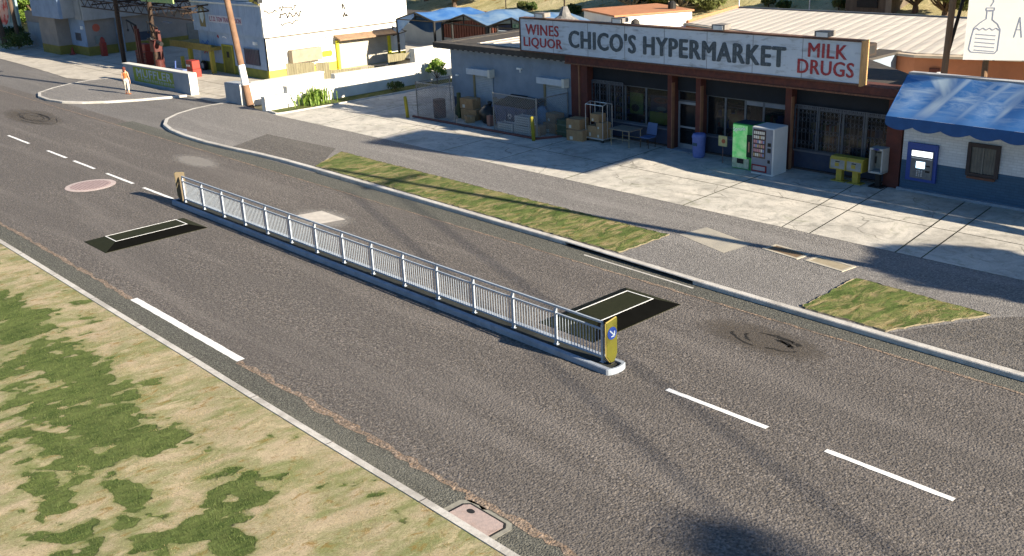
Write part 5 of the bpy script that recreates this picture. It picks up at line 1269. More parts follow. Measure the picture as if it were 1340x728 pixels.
w_ = part('window', MB().box(-62.55, -60.65, WY0 - .06, WY0 - .002, .90, 1.86), M('window_dark', (.04, .055, .08), (.03, .04, .06), rough=.3), wb)
gb2 = MB()
for i in range(9): gb2.bar((-62.45 + i * .21, WY0 - .09, .92), (-62.45 + i * .21, WY0 - .09, 1.84), .014, 4)
gb2.box(-62.6, -60.6, WY0 - .1, WY0 - .06, .86, .90).box(-62.6, -60.6, WY0 - .1, WY0 - .06, 1.86, 1.9)
part('window_bars', gb2, M('bars_blue', (.12, .15, .2)), w_)
part('wall_lamp', MB().box(-61.0, -60.75, WY0 - .2, WY0, 2.2, 2.4), white_paint, wb)
# signs painted on the front parapet
e1 = part('emblem_panel', MB().box(-68.0, -67.2, WY0 - .20, WY0 - .18, 3.02, 4.45), M('emblem_ochre', (.22, .17, .06), (.16, .15, .1), scale=6), wb)
part('emblem', MB().plate([(-67.6, WY0 - .2, 4.25), (-67.9, WY0 - .2, 3.95), (-67.88, WY0 - .2, 3.6), (-67.6, WY0 - .2, 3.25), (-67.32, WY0 - .2, 3.6), (-67.3, WY0 - .2, 3.95)], (0, -.008, 0)), M('emblem_pale', (.45, .53, .58)), e1)
e2 = part('name_board', MB().box(-66.6, -62.1, WY0 - .20, WY0 - .18, 3.38, 3.86), M('nameboard_white', (.48, .50, .56)), wb)
text('lettering', 'L.T.D. TON TRANSMISSION', e2, M('nameboard_red', (.24, .06, .11)), (-66.5, WY0 - .20, 3.46), X_, Z_, 4.3, .30, .008, .03)
gf = MB(); rnd = random.Random(8)
def scribble(mb, o, U, V, Nn, w, h, n, sw, rnd):
    x = 0; pts = [(0, h * .5)]
    for i in range(n): pts.append((w * (i + 1) / n + rnd.uniform(-.5, .5) * w / n * 1.6, h * rnd.uniform(0, 1)))
    strokes(mb, [(a[0], a[1], b[0], b[1]) for a, b in zip(pts[:-1], pts[1:])], o, U, V, Nn, sw, .006)
fX = WX1 + .2
g1 = MB(); scribble(g1, (fX, 33.1, 4.15), Y_, Z_, X_, 1.1, .25, 9, .08, rnd); scribble(g1, (fX, 34.2, 4.2), Y_, Z_, X_, 1.3, .35, 12, .07, rnd); scribble(g1, (fX, 34.1, 3.7), Y_, Z_, X_, 1.7, .45, 18, .09, rnd); scribble(g1, (fX, 34.2, 3.35), Y_, Z_, X_, 1.3, .3, 10, .08, rnd)
part('graffiti', g1, M('graffiti_black', (.05, .045, .04)), wb)
g1 = MB(); scribble(g1, (fX, 38.9, 3.9), Y_, Z_, X_, .2, .7, 6, .08, rnd); scribble(g1, (fX, 38.9, 3.4), Y_, Z_, X_, .4, .35, 9, .08, rnd)
part('graffiti', g1, M('graffiti_black', (.05, .045, .04)), wb)
g1 = MB(); scribble(g1, (-68.5, WY0 - .0, 1.75), X_, Z_, (0, -1, 0), 1.0, .35, 10, .05, rnd); part('graffiti', g1, M('graffiti_blue', (.06, .12, .40)), wb)
g1 = MB(); scribble(g1, (-68.4, WY0 - .0, 1.05), X_, Z_, (0, -1, 0), .6, .35, 9, .08, rnd); scribble(g1, (-66.2, WY0, 2.25), X_, Z_, (0, -1, 0), .25, .3, 6, .06, rnd); part('graffiti', g1, M('graffiti_red', (.4, .06, .06)), wb)
g1 = MB(); scribble(g1, (-65.4, WY0, 2.3), X_, Z_, (0, -1, 0), .5, .22, 7, .06, rnd); part('graffiti', g1, white_paint, wb)
g1 = MB(); scribble(g1, (WX1, 37.1, 1.95), Y_, Z_, X_, .5, .4, 7, .035, rnd); part('graffiti', g1, M('graffiti_black', (.05, .045, .04)), wb)
# side face: boarded box, yellow sign, roller door with canopy
bx = part('boarded_hatch', MB().box(WX1, WX1 + .5, 34.6, 36.85, .95, 1.75), M('board_beige', (.30, .25, .18), (.23, .19, .14), scale=2, grime=(.2, .15, .1), gscale=4, gamt=.3), wb)
part('yellow_sign', MB().plate([(WX1 + .015, 37.2, 1.0), (WX1 + .015, 37.85, 1.0), (WX1 + .015, 37.95, 1.2), (WX1 + .015, 37.85, 1.38), (WX1 + .015, 37.2, 1.38), (WX1 + .015, 37.1, 1.2)], (.02, 0, 0)), M('sign_yellow', (.72, .62, .03)), wb)
rs = MB()
for i in range(22): rs.box(WX1 + .005, WX1 + .04, 38.3, 42.4, .05 + i * .088, .05 + i * .088 + .08)
rdoor = part('roller_door', rs, M('roller_cream', (.42, .40, .34), (.36, .34, .28), scale=2), wb)
part('canopy', MB().plate([(WX1, 38.15, 2.22), (WX1, 42.9, 2.12), (WX1 + .75, 42.9, 1.88), (WX1 + .75, 38.15, 1.98)], (0, 0, .1)), M('canopy_brown', (.28, .18, .11), (.20, .13, .08), scale=3), rdoor)
ypost = M('post_yellow', (.62, .60, .04), (.55, .52, .04))
for y in (38.22, 42.45): part('door_post', MB().box(WX1 + .05, WX1 + .22, y, y + .18, 0, 1.95), ypost, rdoor)
bk_ = MB().bar((WX1 + .05, 43.0, 2.35), (WX1 + 1.6, 43.0, 2.15), .035).bar((WX1 + .05, 43.0, 1.75), (WX1 + 1.5, 43.0, 2.12), .035).bar((WX1 + .05, 43.0, 1.75), (WX1 + .05, 43.0, 2.4), .035)
part('wall_bracket', bk_, black, wb)
# wood fence of the yard
fw = M('fence_boards', (.20, .18, .11), (.14, .125, .075), scale=2.5, rough=.9, stretch=(1, 3, .4), grime=(.14, .12, .08), gscale=3, gstretch=(1, 2, .3))
def board_fence(x, y0, y1, z0, za, zb, lab, grp='wooden yard fences'):
    t = thing('board_fence', lab, 'fence', (x, y0, 0), grp); mb = MB(); n = int((y1 - y0) / .16); rnd = random.Random(int(y0 * 7))
    for i in range(n):
        y = y0 + i * .16; zt = za + (zb - za) * i / n + rnd.uniform(-.02, .02); mb.box(x - .02, x + .01, y, y + .15, z0, zt)
    part('boards', mb, fw, t); part('rail', MB().box(x - .07, x - .02, y0, y1, .35, .43).box(x - .07, x - .02, y0, y1, min(za, zb) - .25, min(za, zb) - .17), fw, t)
board_fence(-54, 31.1, 33.1, 0, 1.78, 1.62, 'tall weathered wooden board fence section nearest the utility pole')
board_fence(-54, 33.1, 34.1, 0, 1.55, 1.50, 'narrower wooden board fence section right of the tallest one')
board_fence(-54.05, 34.1, 36.4, 0, 1.02, .88, 'low wooden board fence section in front of the cream roller door')
board_fence(-54.05, 36.9, 38.3, 0, .85, .78, 'lowest wooden board fence piece right of the gap')
board_fence(-54, 38.4, 42.0, 0, 1.42, 1.22, 'wooden board fence section between the roller door and the short white wall')

# ------------------------------------------------------------------ garage left
ga = thing('garage_building', 'grey drive in garage with yellow base band behind the steel canopy', 'garage', (-88, 40, 0))
ggrey = M('garage_grey', (.34, .34, .32), (.27, .27, .26), scale=1, rough=.85, grime=(.16, .17, .17), gscale=1.2, gamt=.6, gstretch=(1, 1, .3))
gwarm = M('garage_warm', (.24, .22, .20), (.19, .175, .16), scale=1, rough=.85, grime=(.18, .17, .15), gscale=1.2, gamt=.6, gstretch=(1, 1, .3))
gshaded = M('garage_front_shaded', (.22, .30, .42), (.17, .24, .35), scale=1.2, rough=.85, grime=(.16, .2, .25), gscale=1.2, gamt=.6)  # bluish shade painted onto the garage faces towards the road
gy = M('garage_yellow', (.20, .17, .035), (.15, .13, .03), scale=2, rough=.8)
part('wall', MB().box(-91.5, -87.7, 30.0, 31.1, .72, 3.0).box(-98, -84.4, 31.1, 31.35, .72, 3.0).box(-84.65, -84.4, 31.35, 56, .72, 3.0), gwarm, ga)
part('base_band', MB().box(-91.52, -87.68, 29.98, 31.1, 0, .72).box(-87.68, -84.38, 31.08, 31.35, 0, .72).box(-84.65, -84.38, 31.35, 56, 0, .72), gy, ga)
part('front_shade', MB().box(-87.68, -84.42, 31.07, 31.098, .72, 2.9), gshaded, ga)
part('parapet', MB().box(-91.8, -85.6, 29.7, 29.95, 2.98, 6.2), gshaded, ga)
part('side_parapet', MB().box(-85.85, -85.6, 29.95, 31.0, 2.98, 6.2).box(-84.4, -84.1, 31.0, 56, 2.80, 6.2).box(-85.6, -84.4, 30.9, 31.1, 2.85, 6.2), M('parapet_grey', (.32, .33, .33), (.25, .26, .26), scale=1, rough=.85, grime=(.20, .21, .2), gscale=1.1, gamt=.6, gstretch=(1, 1, .3)), ga)
part('roof', MB().box(-98, -84.4, 31.35, 56, 5.9, 6.0), roofdark, ga)
part('column', MB().box(-84.38, -84.0, 33.5, 33.95, 0, 2.8), M('column_blue', (.20, .26, .33)), ga)
part('window', MB().box(-86.6, -85.5, 31.04, 31.07, 1.15, 1.75), M('window_dark', (.04, .055, .08), (.03, .04, .06), rough=.3), ga)
part('window', MB().box(-84.39, -84.36, 35.2, 36.3, .78, 1.45), M('window_dark', (.04, .055, .08), (.03, .04, .06), rough=.3), ga)
part('door', MB().box(-84.39, -84.36, 39.6, 42.0, .02, 1.7), M('garage_door_grey', (.16, .17, .16), (.13, .14, .13)), ga)
rp_ = part('round_sign', MB().disc((-84.37, 31.95, 2.15), Y_, Z_, .3, (.02, 0, 0), 18), M('sign_orange', (.42, .10, .06)), ga)
part('wall_box', MB().box(-84.38, -84.2, 31.75, 32.2, .9, 1.5), M('grey_box', (.2, .22, .2)), ga)
part('lamp', MB().box(-84.9, -84.7, 30.9, 31.06, 2.1, 2.35), white_paint, ga)
bnr = thing('stub_building', 'small shaded annex left of the garage with a brown doorway', 'annex', (-95, 31, 0))
part('wall', MB().box(-97.5, -91.6, 31.0, 34, 0, 2.1), M('annex_blue', (.20, .26, .30), (.16, .2, .24), scale=1.5), bnr)
part('doorway', MB().box(-94.4, -93.2, 30.96, 31.0, .05, 1.8), M('doorway_tan', (.30, .22, .16)), bnr)

# steel canopy over the forecourt
cp = thing('steel_canopy', 'dark rusted steel lattice canopy on slim columns over the garage forecourt', 'canopy', (-74.5, 31, 0))
for (xb, xt) in ((-77.5, -77.1), (-71.75, -71.3)):
    part('column', MB().bar((xb, 31, 0), (xt, 31, 7), .17, 8), dark_steel, cp)
for y, z in ((31.0, 3.9), (34.5, 3.9)):
    mb = MB()
    for dz in (0, .55): mb.bar((-84, y, z + dz), (-65, y, z + dz - .15), .05, 5)
    k = 0; x = -84.0
    while x < -65.4:
        mb.bar((x, y, z + (0 if k % 2 else .55)), (x + .65, y, z + (.55 if k % 2 else 0) - .05), .03, 4); x += .65; k += 1
    part('truss', mb, dark_steel, cp)
for x in (-82, -77.3, -71.6, -66.5):
    mb = MB().bar((x, 31, 4.1), (x, 37, 4.1), .05, 5).bar((x, 31, 4.5), (x, 37, 4.5), .05, 5)
    for i in range(9): mb.bar((x, 31 + i * .66, 4.1 if i % 2 else 4.5), (x, 31.66 + i * .66, 4.5 if i % 2 else 4.1), .03, 4)
    part('truss', mb, dark_steel, cp)
part('green_sign', MB().box(-72.4, -67.3, 30.85, 30.93, 4.72, 5.6), M('canopy_green', (.22, .34, .12), (.28, .38, .16), scale=2), cp)
part('hanging_lamp', MB().bar((-70.8, 31.8, 3.9), (-70.8, 31.8, 3.3), .015, 4).box(-71.4, -70.2, 31.7, 31.9, 3.2, 3.3), M('lamp_grey', (.16, .18, .22)), cp)

# garage clutter
red = M('tool_red', (.26, .03, .02), (.18, .025, .015), scale=4, rough=.5); redd = M('hoist_red', (.09, .018, .014), (.05, .015, .013), scale=4, rough=.6)
fp_ = thing('fuel_pump', 'tall slim red pump leaning by the garage wall', 'pump', (-83.4, 31.9, 0))
part('body', MB().cbox(-83.65, -83.15, 31.7, 32.1, 0, 1.1, .05), red, fp_); part('head', MB().lathe([(.2, 0), (.17, .25), (.05, .4)], (-83.4, 31.9, 1.1), 12), red, fp_)
cn = thing('traffic_cone', 'small red cone beside the garage corner column', 'cone', (-86.9, 30.7, 0))
part('cone', MB().lathe([(.17, .03), (.03, .6)], (-86.9, 30.7, .02), 12), red, cn); part('base', MB().box(-87.12, -86.68, 30.48, 30.92, .02, .06), red, cn)
tc_ = thing('tool_chest', 'wide bright red tool chest under the garage window', 'tool chest', (-74.9, 31.6, 0))
part('body', MB().cbox(-75.9, -74.1, 31.3, 32.0, .05, 1.05, .03), red, tc_)
part('upper_box', MB().cbox(-75.4, -74.3, 31.4, 31.9, 1.05, 1.55, .03), red, tc_)
dw = MB()
for i in range(4): dw.box(-75.8, -74.2, 31.28, 31.3, .12 + i * .22, .3 + i * .22)
part('drawers', dw, redd, tc_)
def hoist(x, y, h, lab):
    t = thing('engine_hoist', lab, 'hoist', (x, y, 0), 'red hoists in the forecourt')
    part('mast', MB().box(x - .22, x - .05, y - .1, y + .1, 0, h).box(x + .1, x + .24, y - .1, y + .1, 0, h * .93), redd, t)
    part('base', MB().box(x - .5, x + .5, y - .5, y - .38, .02, .14).box(x - .5, x + .5, y + .38, y + .5, .02, .14).box(x - .2, x + .2, y - .5, y + .5, .14, .2), redd, t)
    part('boom', MB().bar((x, y, h), (x - 1.0, y - .2, h + .35), .07, 6).bar((x, y, h * .6), (x - .6, y - .1, h + .15), .04, 6), black, t)
    part('hook', MB().bar((x - 1.0, y - .2, h + .35), (x - 1.0, y - .2, h - .3), .02, 4).blob((x - 1.0, y - .2, h - .35), (.08, .08, .1), 1, 0, 8), black, t)
hoist(-73.6, 30.7, 3.0, 'tall dark red hoist between the two canopy columns'); hoist(-70.6, 30.9, 3.0, 'tall dark red hoist with hanging engine right of the second canopy column')
en = thing('engine_block', 'red and black engine hanging on the right hoist', 'engine', (-70.2, 30.5, 1.5))
part('block', MB().cbox(-70.6, -69.9, 30.2, 30.8, 1.45, 2.2, .05), redd, en); part('manifold', MB().bar((-69.9, 30.5, 2.1), (-69.3, 30.5, 2.0), .15, 8).bar((-70.5, 30.15, 2.3), (-69.9, 30.15, 2.4), .12, 8), black, en)
rdrum = thing('red_drum', 'dark red drum at the foot of the right hoist', 'drum', (-69.6, 30.3, 0))
part('drum', MB().lathe([(.3, 0), (.3, .9), (.27, .92), (.03, .92)], (-69.6, 30.3, .02), 14), redd, rdrum)
rc_ = thing('bottle_crates', 'bright red stacked plastic crates with pale marks near the white workshop', 'crates', (-66.0, 31.0, 0))
part('crate', MB().cbox(-66.4, -65.5, 30.7, 31.3, .02, .55, .02), red, rc_); part('crate', MB().cbox(-66.45, -65.55, 30.72, 31.28, .56, 1.1, .02), red, rc_)
mk = MB()
for i in range(7): mk.box(-66.35 + (i % 4) * .21, -66.25 + (i % 4) * .21, 30.68, 30.7, .2 + (i // 4) * .5, .34 + (i // 4) * .5)
part('marks', mk, white_paint, rc_)
yl = thing('drive_ramp', 'long ochre vehicle ramp frame on yellow legs behind the hoists', 'ramp', (-68, 33, 0))
oc = M('ramp_ochre', (.26, .20, .05), (.18, .14, .04), scale=3)
part('deck', MB().box(-72.0, -65.8, 32.4, 34.2, 1.55, 1.78).box(-72, -65.8, 32.3, 32.4, 1.5, 1.95), oc, yl)
for x, y in ((-69.3, 32.5), (-66.1, 32.5), (-69.3, 34.1), (-66.1, 34.1)): part('leg', MB().box(x - .13, x + .13, y - .13, y + .13, 0, 1.5), M('leg_yellow', (.40, .34, .06)), yl)
tl = thing('blue_jack', 'small blue floor jack among the forecourt tools', 'jack', (-68.4, 30.8, 0))
part('frame', MB().box(-68.7, -68.1, 30.6, 31.0, .05, .2).bar((-68.4, 30.8, .2), (-68.2, 30.8, .9), .05), M('jack_blue', (.08, .13, .35)), tl)
part('tray', MB().box(-69.0, -67.8, 30.9, 31.4, .02, .3), M('jack_tray', (.10, .14, .28)), tl)
wt = thing('wheel_rim', 'spare car wheel leaning at the left corner of the white workshop', 'wheel', (-68.4, 32.7, .32))
part('tyre', MB().disc((-68.2, 32.95, .34), X_, Z_, .32, (0, -.2, 0), 20), black, wt); part('rim', MB().disc((-68.2, 32.74, .34), X_, Z_, .19, (0, -.02, 0), 16), steel, wt)
yp = thing('yellow_post', 'short yellow post at the left corner of the white workshop', 'post', (-69.4, 31.9, 0)); part('shaft', MB().box(-69.5, -69.3, 31.8, 32.0, 0, 1.0).box(-69.6, -69.2, 31.7, 32.1, 0, .12), M('leg_yellow', (.40, .34, .06)), yp)

# far left hoarding with round emblem and poles
hb = thing('roadside_hoarding', 'teal roadside hoarding with a big round red and white emblem at the far left', 'hoarding', (-111, 33, 0))
teal = M('hoarding_teal', (.20, .30, .30), (.16, .24, .25), scale=1.5, grime=(.3, .33, .3), gscale=1)
part('panel', MB().box(-118, -106.2, 33, 33.2, .55, 6.5), teal, hb)
part('emblem_rim', MB().disc((-110.3, 32.99, 2.9), X_, Z_, 2.25, (0, -.05, 0), 40), M('emblem_grey_rim', (.42, .43, .40)), hb)
e_ = part('emblem_disc', MB().disc((-110.3, 32.93, 2.9), X_, Z_, 1.95, (0, -.03, 0), 40), M('emblem_red', (.50, .05, .045), (.62, .36, .30), scale=1.2, lo=.46, hi=.54), hb)
part('emblem_centre', MB().disc((-110.4, 32.89, 3.3), X_, Z_, 1.0, (0, -.02, 0), 24, .9), M('emblem_white2', (.72, .70, .66), (.55, .2, .18), scale=2.5), e_)
lb = MB(); x = -112
while x < -106.8: lb.box(x, x + .3, 32.96, 33.0, .95, 1.25); x += .42
part('small_print', lb, M('hoarding_print', (.40, .46, .45)), hb)
part('skirt', MB().box(-118, -102.5, 33.3, 33.5, -.3, .3), M('skirt_white', (.55, .55, .52)), hb); part('skirt_rail', MB().box(-118, -102.5, 33.2, 33.3, .35, .48), M('skirt_dark', (.12, .11, .1)), hb)
for i, (x, xt, zt, lab) in enumerate(((-97.4, -98.2, 9, 'dark slim pole at the far left standing by the roadside bush'), (-101.6, -103.6, 9, 'second dark pole at the far left, left of the annex'))):
    t = thing('dark_pole', lab, 'pole', (x, 30.0, 0), 'dark poles at the far left'); part('shaft', MB().bar((x, 30, 0), (xt, 30, zt), .17 if i == 0 else .24, 8), M('pole_dark', (.06, .04, .03), (.09, .06, .04), scale=3), t)
tree('shrub', 'dark green bush under the hoarding at the far left', 'shrub', (-103, 31.2, 0), 1.3, 1.2, 1200, .12, ld, 21, trunk=.05, ch=.8, grp=None)
tree('shrub', 'green bush with bright yellow green foot by the left dark pole', 'shrub', (-96, 29.4, 0), 1.2, 1.3, 1200, .11, lg, 22, trunk=.05, ch=.7)

# ------------------------------------------------------------------ background yard: tarpaulin canopies
tp = M('tarp_blue', (.03, .11, .30), (.10, .2, .36), scale=.9, rough=.6, lo=.42, hi=.7, bs=.3, bscale=3); tpl = M('tarp_faded', (.13, .20, .29), (.04, .11, .24), scale=.8, rough=.6, lo=.40, hi=.62)
def gable(x0, x1, y0, y1, zr, ze, mat, lab, hang=0):
    t = thing('market_canopy', lab, 'canopy', (x0, y0, 0), 'tarpaulin canopies in the yard'); xm = (x0 + x1) / 2
    mb = MB(); n = 10
    def zf(u): return zr - (zr - ze) * abs(u - .5) * 2
    for j in range(n + 1):
        for i in range(n + 1):
            u = i / n; v = j / n; mb.v.append((x0 + (x1 - x0) * u, y0 + (y1 - y0) * v, zf(u) + .12 * math.sin(v * 9 + u * 5) * .6))
    mb.f = [(j * 11 + i, j * 11 + i + 1, j * 11 + i + 12, j * 11 + i + 11) for j in range(n) for i in range(n)]; mb.mi = [0] * 100
    part('tarpaulin', mb, mat, t, smooth=True)
    if hang:
        h = MB(); m2 = 12
        for i in range(m2):
            xa = x0 - .02 + 0 * i; ya = y0 + (y1 - y0) * i / m2; yb = y0 + (y1 - y0) * (i + 1) / m2; f = lambda q: ze - hang * (.6 + .4 * math.sin(q * 1.3))
            h.add([(xa, ya, f(ya)), (xa, yb, f(yb)), (xa, yb, ze), (xa, ya, ze)], [(0, 1, 2, 3)])
        for i in range(m2):
            xa = x0 + (xm - x0) * i / m2; xb = x0 + (xm - x0) * (i + 1) / m2; f = lambda q: zf((q - x0) / (x1 - x0)) - hang * (.8 - .6 * (q - x0) / (xm - x0))
            h.add([(xa, y0 - .03, f(xa)), (xb, y0 - .03, f(xb)), (xb, y0 - .03, zf((xb - x0) / (x1 - x0)) + .03), (xa, y0 - .03, zf((xa - x0) / (x1 - x0)) + .03)], [(0, 1, 2, 3)])
        part('tarpaulin_flap', h, tp, t)
    for x, y in ((x0, y0), (x1, y0), (x0, y1), (x1, y1)): part('post', MB().bar((x, y, 0), (x, y, ze), .09, 6), black, t)
    part('frame', MB().bar((x0, y0, ze), (xm, y0, zr), .06).bar((x1, y0, ze), (xm, y0, zr), .06).bar((x0, y0, ze), (x1, y0, ze), .05).bar((xm, y0, ze), (xm, y0, zr), .05).bar((x0, y0, ze), (x0, y1, ze), .06).bar((x1, y0, ze), (x1, y1, ze), .06), black, t)
gable(-53.2, -48.85, 42.3, 47, 3.6, 3.0, tpl, 'faded pale blue tarpaulin canopy on black posts behind the shop, left one')
gable(-48.75, -44.4, 42.3, 47, 3.6, 3.0, tpl, 'faded pale blue tarpaulin canopy nearest the shop sign')
gable(-57.4, -53.4, 41.8, 46.5, 3.6, 3.1, tp, 'bright blue tarpaulin canopy with a drooping flap next to the white workshop', hang=1.2)
part('sag', MB(), black) if False else None
# yard walls and panels
yw = thing('yard_wall', 'low pale blue grey wall at the back of the yard', 'wall', (-60, 50, 0)); part('wall', MB().box(-68, -52, 50, 50.25, 0, 1.5), M('yard_grey', (.34, .38, .40), (.28, .32, .34), scale=1), yw)
rw = thing('rusty_panel', 'brown red corrugated panel under the blue canopies', 'panel', (-61, 50, 0))
mb = MB()
for i in range(20): mb.box(-62.8 + i * .3, -62.6 + i * .3, 49.85, 49.95, .7, 2.8)
mb.box(-62.8, -56.7, 49.95, 49.99, .7, 2.8); part('sheet', mb, M('panel_rust', (.17, .06, .04), (.12, .045, .03), scale=2), rw)
gw = thing('green_panel_fence', 'pale green sheet fence behind the shop roof', 'fence', (-50, 50, 0))
mb = MB().box(-56.5, -47, 51.4, 51.45, 0, 2.3)
for i in range(24): mb.box(-56.4 + i * .4, -56.25 + i * .4, 51.33, 51.4, 0, 2.3)
part('sheet', mb, M('panel_green', (.16, .30, .18), (.30, .38, .28), scale=.8), gw)
dk_ = thing('dark_shed', 'dark timber shed in shade behind the yard', 'shed', (-68, 54, 0)); part('wall', MB().box(-76, -62, 53, 56, 0, 1.5), M('shed_dark', (.035, .05, .055), (.025, .035, .04), scale=1), dk_); part('roof', MB().plate([(-76.3, 52.6, 1.5), (-61.7, 52.6, 1.5), (-61.7, 56.4, 1.5), (-76.3, 56.4, 1.5)], (0, 0, .1)), roofdark, dk_)
dw_ = thing('dark_shed', 'long dark blue shed wall behind the green fence panels', 'shed', (-52, 56, 0)); part('wall', MB().box(-60, -48, 53, 54.5, 0, 1.7), M('shed_blue', (.03, .045, .09), (.025, .035, .07), scale=1), dw_); part('roof', MB().box(-60.2, -47.8, 52.8, 54.7, 1.7, 1.76), roofdark, dw_)
# parked wreck
cr = thing('parked_car', 'dusty dark car parked in the yard behind the low walls', 'car', (-53.5, 41, 0))
cb_ = M('car_dark', (.035, .03, .03), (.05, .04, .04), scale=4, rough=.4); prof = [(-2.2, .35), (-2.25, .8), (-1.3, .95), (-.7, 1.42), (.8, 1.45), (1.5, 1.0), (2.2, .9), (2.25, .35)]
def carpt(l, w, z): return (-53.5 + w, 41.0 + l, z)
mb = MB(); n = len(prof); mb.v = [carpt(l, -.85, z) for l, z in prof] + [carpt(l, .85, z) for l, z in prof]; mb.f = [tuple(range(n)), tuple(range(2 * n - 1, n - 1, -1))] + [(i, (i + 1) % n, n + (i + 1) % n, n + i) for i in range(n)]; mb.mi = [0] * len(mb.f)
part('body', mb, cb_, cr)
part('window', MB().plate([carpt(-1.15, .853, 1.0), carpt(1.3, .853, 1.0), carpt(.75, .853, 1.38), (carpt(-.65, .853, 1.38))], (.01, 0, 0)), M('car_glass', (.10, .12, .14), rough=.1), cr)
part('windscreen', MB().plate([carpt(-1.25, -.7, 1.0), carpt(-1.25, .7, 1.0), carpt(-.74, .62, 1.40), carpt(-.74, -.62, 1.40)], (0, -.02, .02)), M('car_glass', (.10, .12, .14), rough=.1), cr)
for l in (-1.4, 1.4):
    for w in (-.8, .8): part('wheel', MB().bar(carpt(l, w - .1, .32), carpt(l, w + .1, .32), .32, 14), black, cr)

# warehouse and white block behind the shop
wh = thing('warehouse_building', 'low orange walled warehouse with pale corrugated roof behind the sign', 'warehouse', (-25, 47, 0))
foot = [(-36.0, 45.5), (-23.0, 41.4), (-20.5, 40.9), (-10, 43.6), (-10, 53.4), (-38.1, 53.1)]
wo = M('warehouse_orange', (.60, .22, .10), (.53, .19, .085), scale=1.2, rough=.85, grime=(.25, .1, .06), gscale=1, gamt=.3)
part('wall', MB().prism(foot, 0, 3.4), wo, wh)
fo2 = [(x + (x + 24) * .012, y + (y - 47) * .03) for x, y in foot]
part('coping', MB().prism(fo2, 3.4, 3.5), M('coping_cream', (.55, .45, .33)), wh)
rr_ = MB().prism([(x - (x + 24) * .005, y - (y - 47) * .03) for x, y in foot], 3.5, 3.54)
def corr():
    m, t, p = nodes('warehouse_roof'); v = coord(t, (1, 1, 1), (0, 0, R(-15)))
    w = N(t, 'ShaderNodeTexWave'); w.inputs['Scale'].default_value = .55; w.inputs['Distortion'].default_value = .3; t.links.new(v, w.inputs[0])
    st2 = noise(t, coord(t, (2.2, .15, 1), (0, 0, R(-15))), 1.2, 6, .6)
    col = mix(t, ramp(t, st2, .35, .7), (.58, .53, .45), (.42, .38, .33)); col = mix(t, math_(t, 'MULTIPLY', ramp(t, w.outputs['Fac'], .0, .12, (1, 1, 1, 1), (0, 0, 0, 1)), .5), col, (.22, .2, .17))
    t.links.new(col, p.inputs['Base Color']); p.inputs['Roughness'].default_value = .8; bump(t, p, w.outputs['Fac'], .3, .04); return m
part('roof', rr_, corr(), wh)
part('gutter', MB().bar((-38.1, 53.2, 3.55), (-10, 53.5, 3.55), .06, 6), M('gutter_dark', (.10, .12, .14)), wh)
part('roof_trim', MB().bar((-35.9, 45.5, 3.6), (-38.1, 53.1, 3.6), .09, 5), M('trim_orange', (.45, .2, .1)), wh)
part('doorway', MB().plate([(-19.9, 41.03, 1.5), (-19.5, 41.13, 1.5), (-19.5, 41.13, 3.0), (-19.9, 41.03, 3.0)], (.02, -.06, 0)), M('door_dark_red', (.10, .03, .02)), wh)
part('flue', MB().bar((-19.3, 40.7, 1.5), (-19.3, 40.7, 2.9), .12, 8), white_paint, wh)
rb2 = thing('roof_box', 'dark box unit on the shop roof between the sign end and the orange warehouse', 'roof unit', (-20.3, 38.5, 3.55)); part('casing', MB().cbox(-22.2, -21.6, 38.9, 39.8, 3.55, 4.05, .03), M('box_dark', (.035, .025, .02)), rb2); part('vent', MB().box(-21.598, -21.58, 39.1, 39.6, 3.65, 3.95), black, rb2)
wk = thing('white_block_building', 'plain bright white block with orange coping behind the middle of the sign', 'building', (-42, 49, 0))
f3 = [(-42.3, 46.8), (-40.2, 51.4), (-44.7, 53.4), (-46.8, 48.8)]
part('wall', MB().prism(f3, 0, 3.42), M('block_white', (.72, .70, .66), (.66, .64, .60), scale=1), wk); part('coping', MB().prism([(x + (x + 43.5) * .04, y + (y - 50.1) * .04) for x, y in f3], 3.42, 3.52), M('trim_orange', (.45, .2, .1)), wk)
part('vent', MB().lathe([(.25, 0), (.25, .35), (.1, .5)], (-41.6, 51.2, 3.5), 10), black, wk)

# ------------------------------------------------------------------ hillside trees, fence posts, barn
def ty(x, y): return (x, y, terr(x, y))
tree('round_tree', 'round olive green tree on the dry hillside behind the blue canopies', 'tree', ty(-77.8, 63.5), 4.6, 3.4, 9000, .2, ly, 31, 'hillside trees', trunk=.3, ch=2.6)
tree('round_tree', 'dark green tree at the left behind the blue canopies', 'tree', ty(-84, 65), 4.6, 2.4, 6000, .18, lg, 32, 'hillside trees', trunk=.3, ch=2.3)
tree('broad_tree', 'wide branching tree with pale trunk rising behind the white block', 'tree', ty(-55.6, 63.6), 4.3, 4.2, 9000, .2, ly, 33, 'hillside trees', trunk=.30, bk=barkp, ch=3.2)
tree('broad_tree', 'tree with two pale leaning stems behind the middle of the sign', 'tree', ty(-51.4, 63.8), 4.3, 3.6, 8000, .2, ly, 34, 'hillside trees', trunk=.26, bk=barkp, ch=3.1, lean=1)
tree('bushy_tree', 'dense bushy green tree left of the milk billboard at the back', 'tree', ty(-31.2, 65.7), 3.4, 2.6, 9000, .15, ly, 35, 'hillside trees', trunk=.25, ch=1.9)
tree('bushy_tree', 'dark bushy tree just right of the brown barn', 'tree', ty(-33.6, 66.5), 3.2, 1.9, 6000, .15, lg, 36, 'hillside trees', trunk=.25, ch=1.8)
tree('round_tree', 'bright green tree between the hoarding and the garage at the far left', 'tree', ty(-110.5, 36.5), 4.6, 3.0, 8000, .2, yg, 37, 'hillside trees', trunk=.3, ch=3.2)
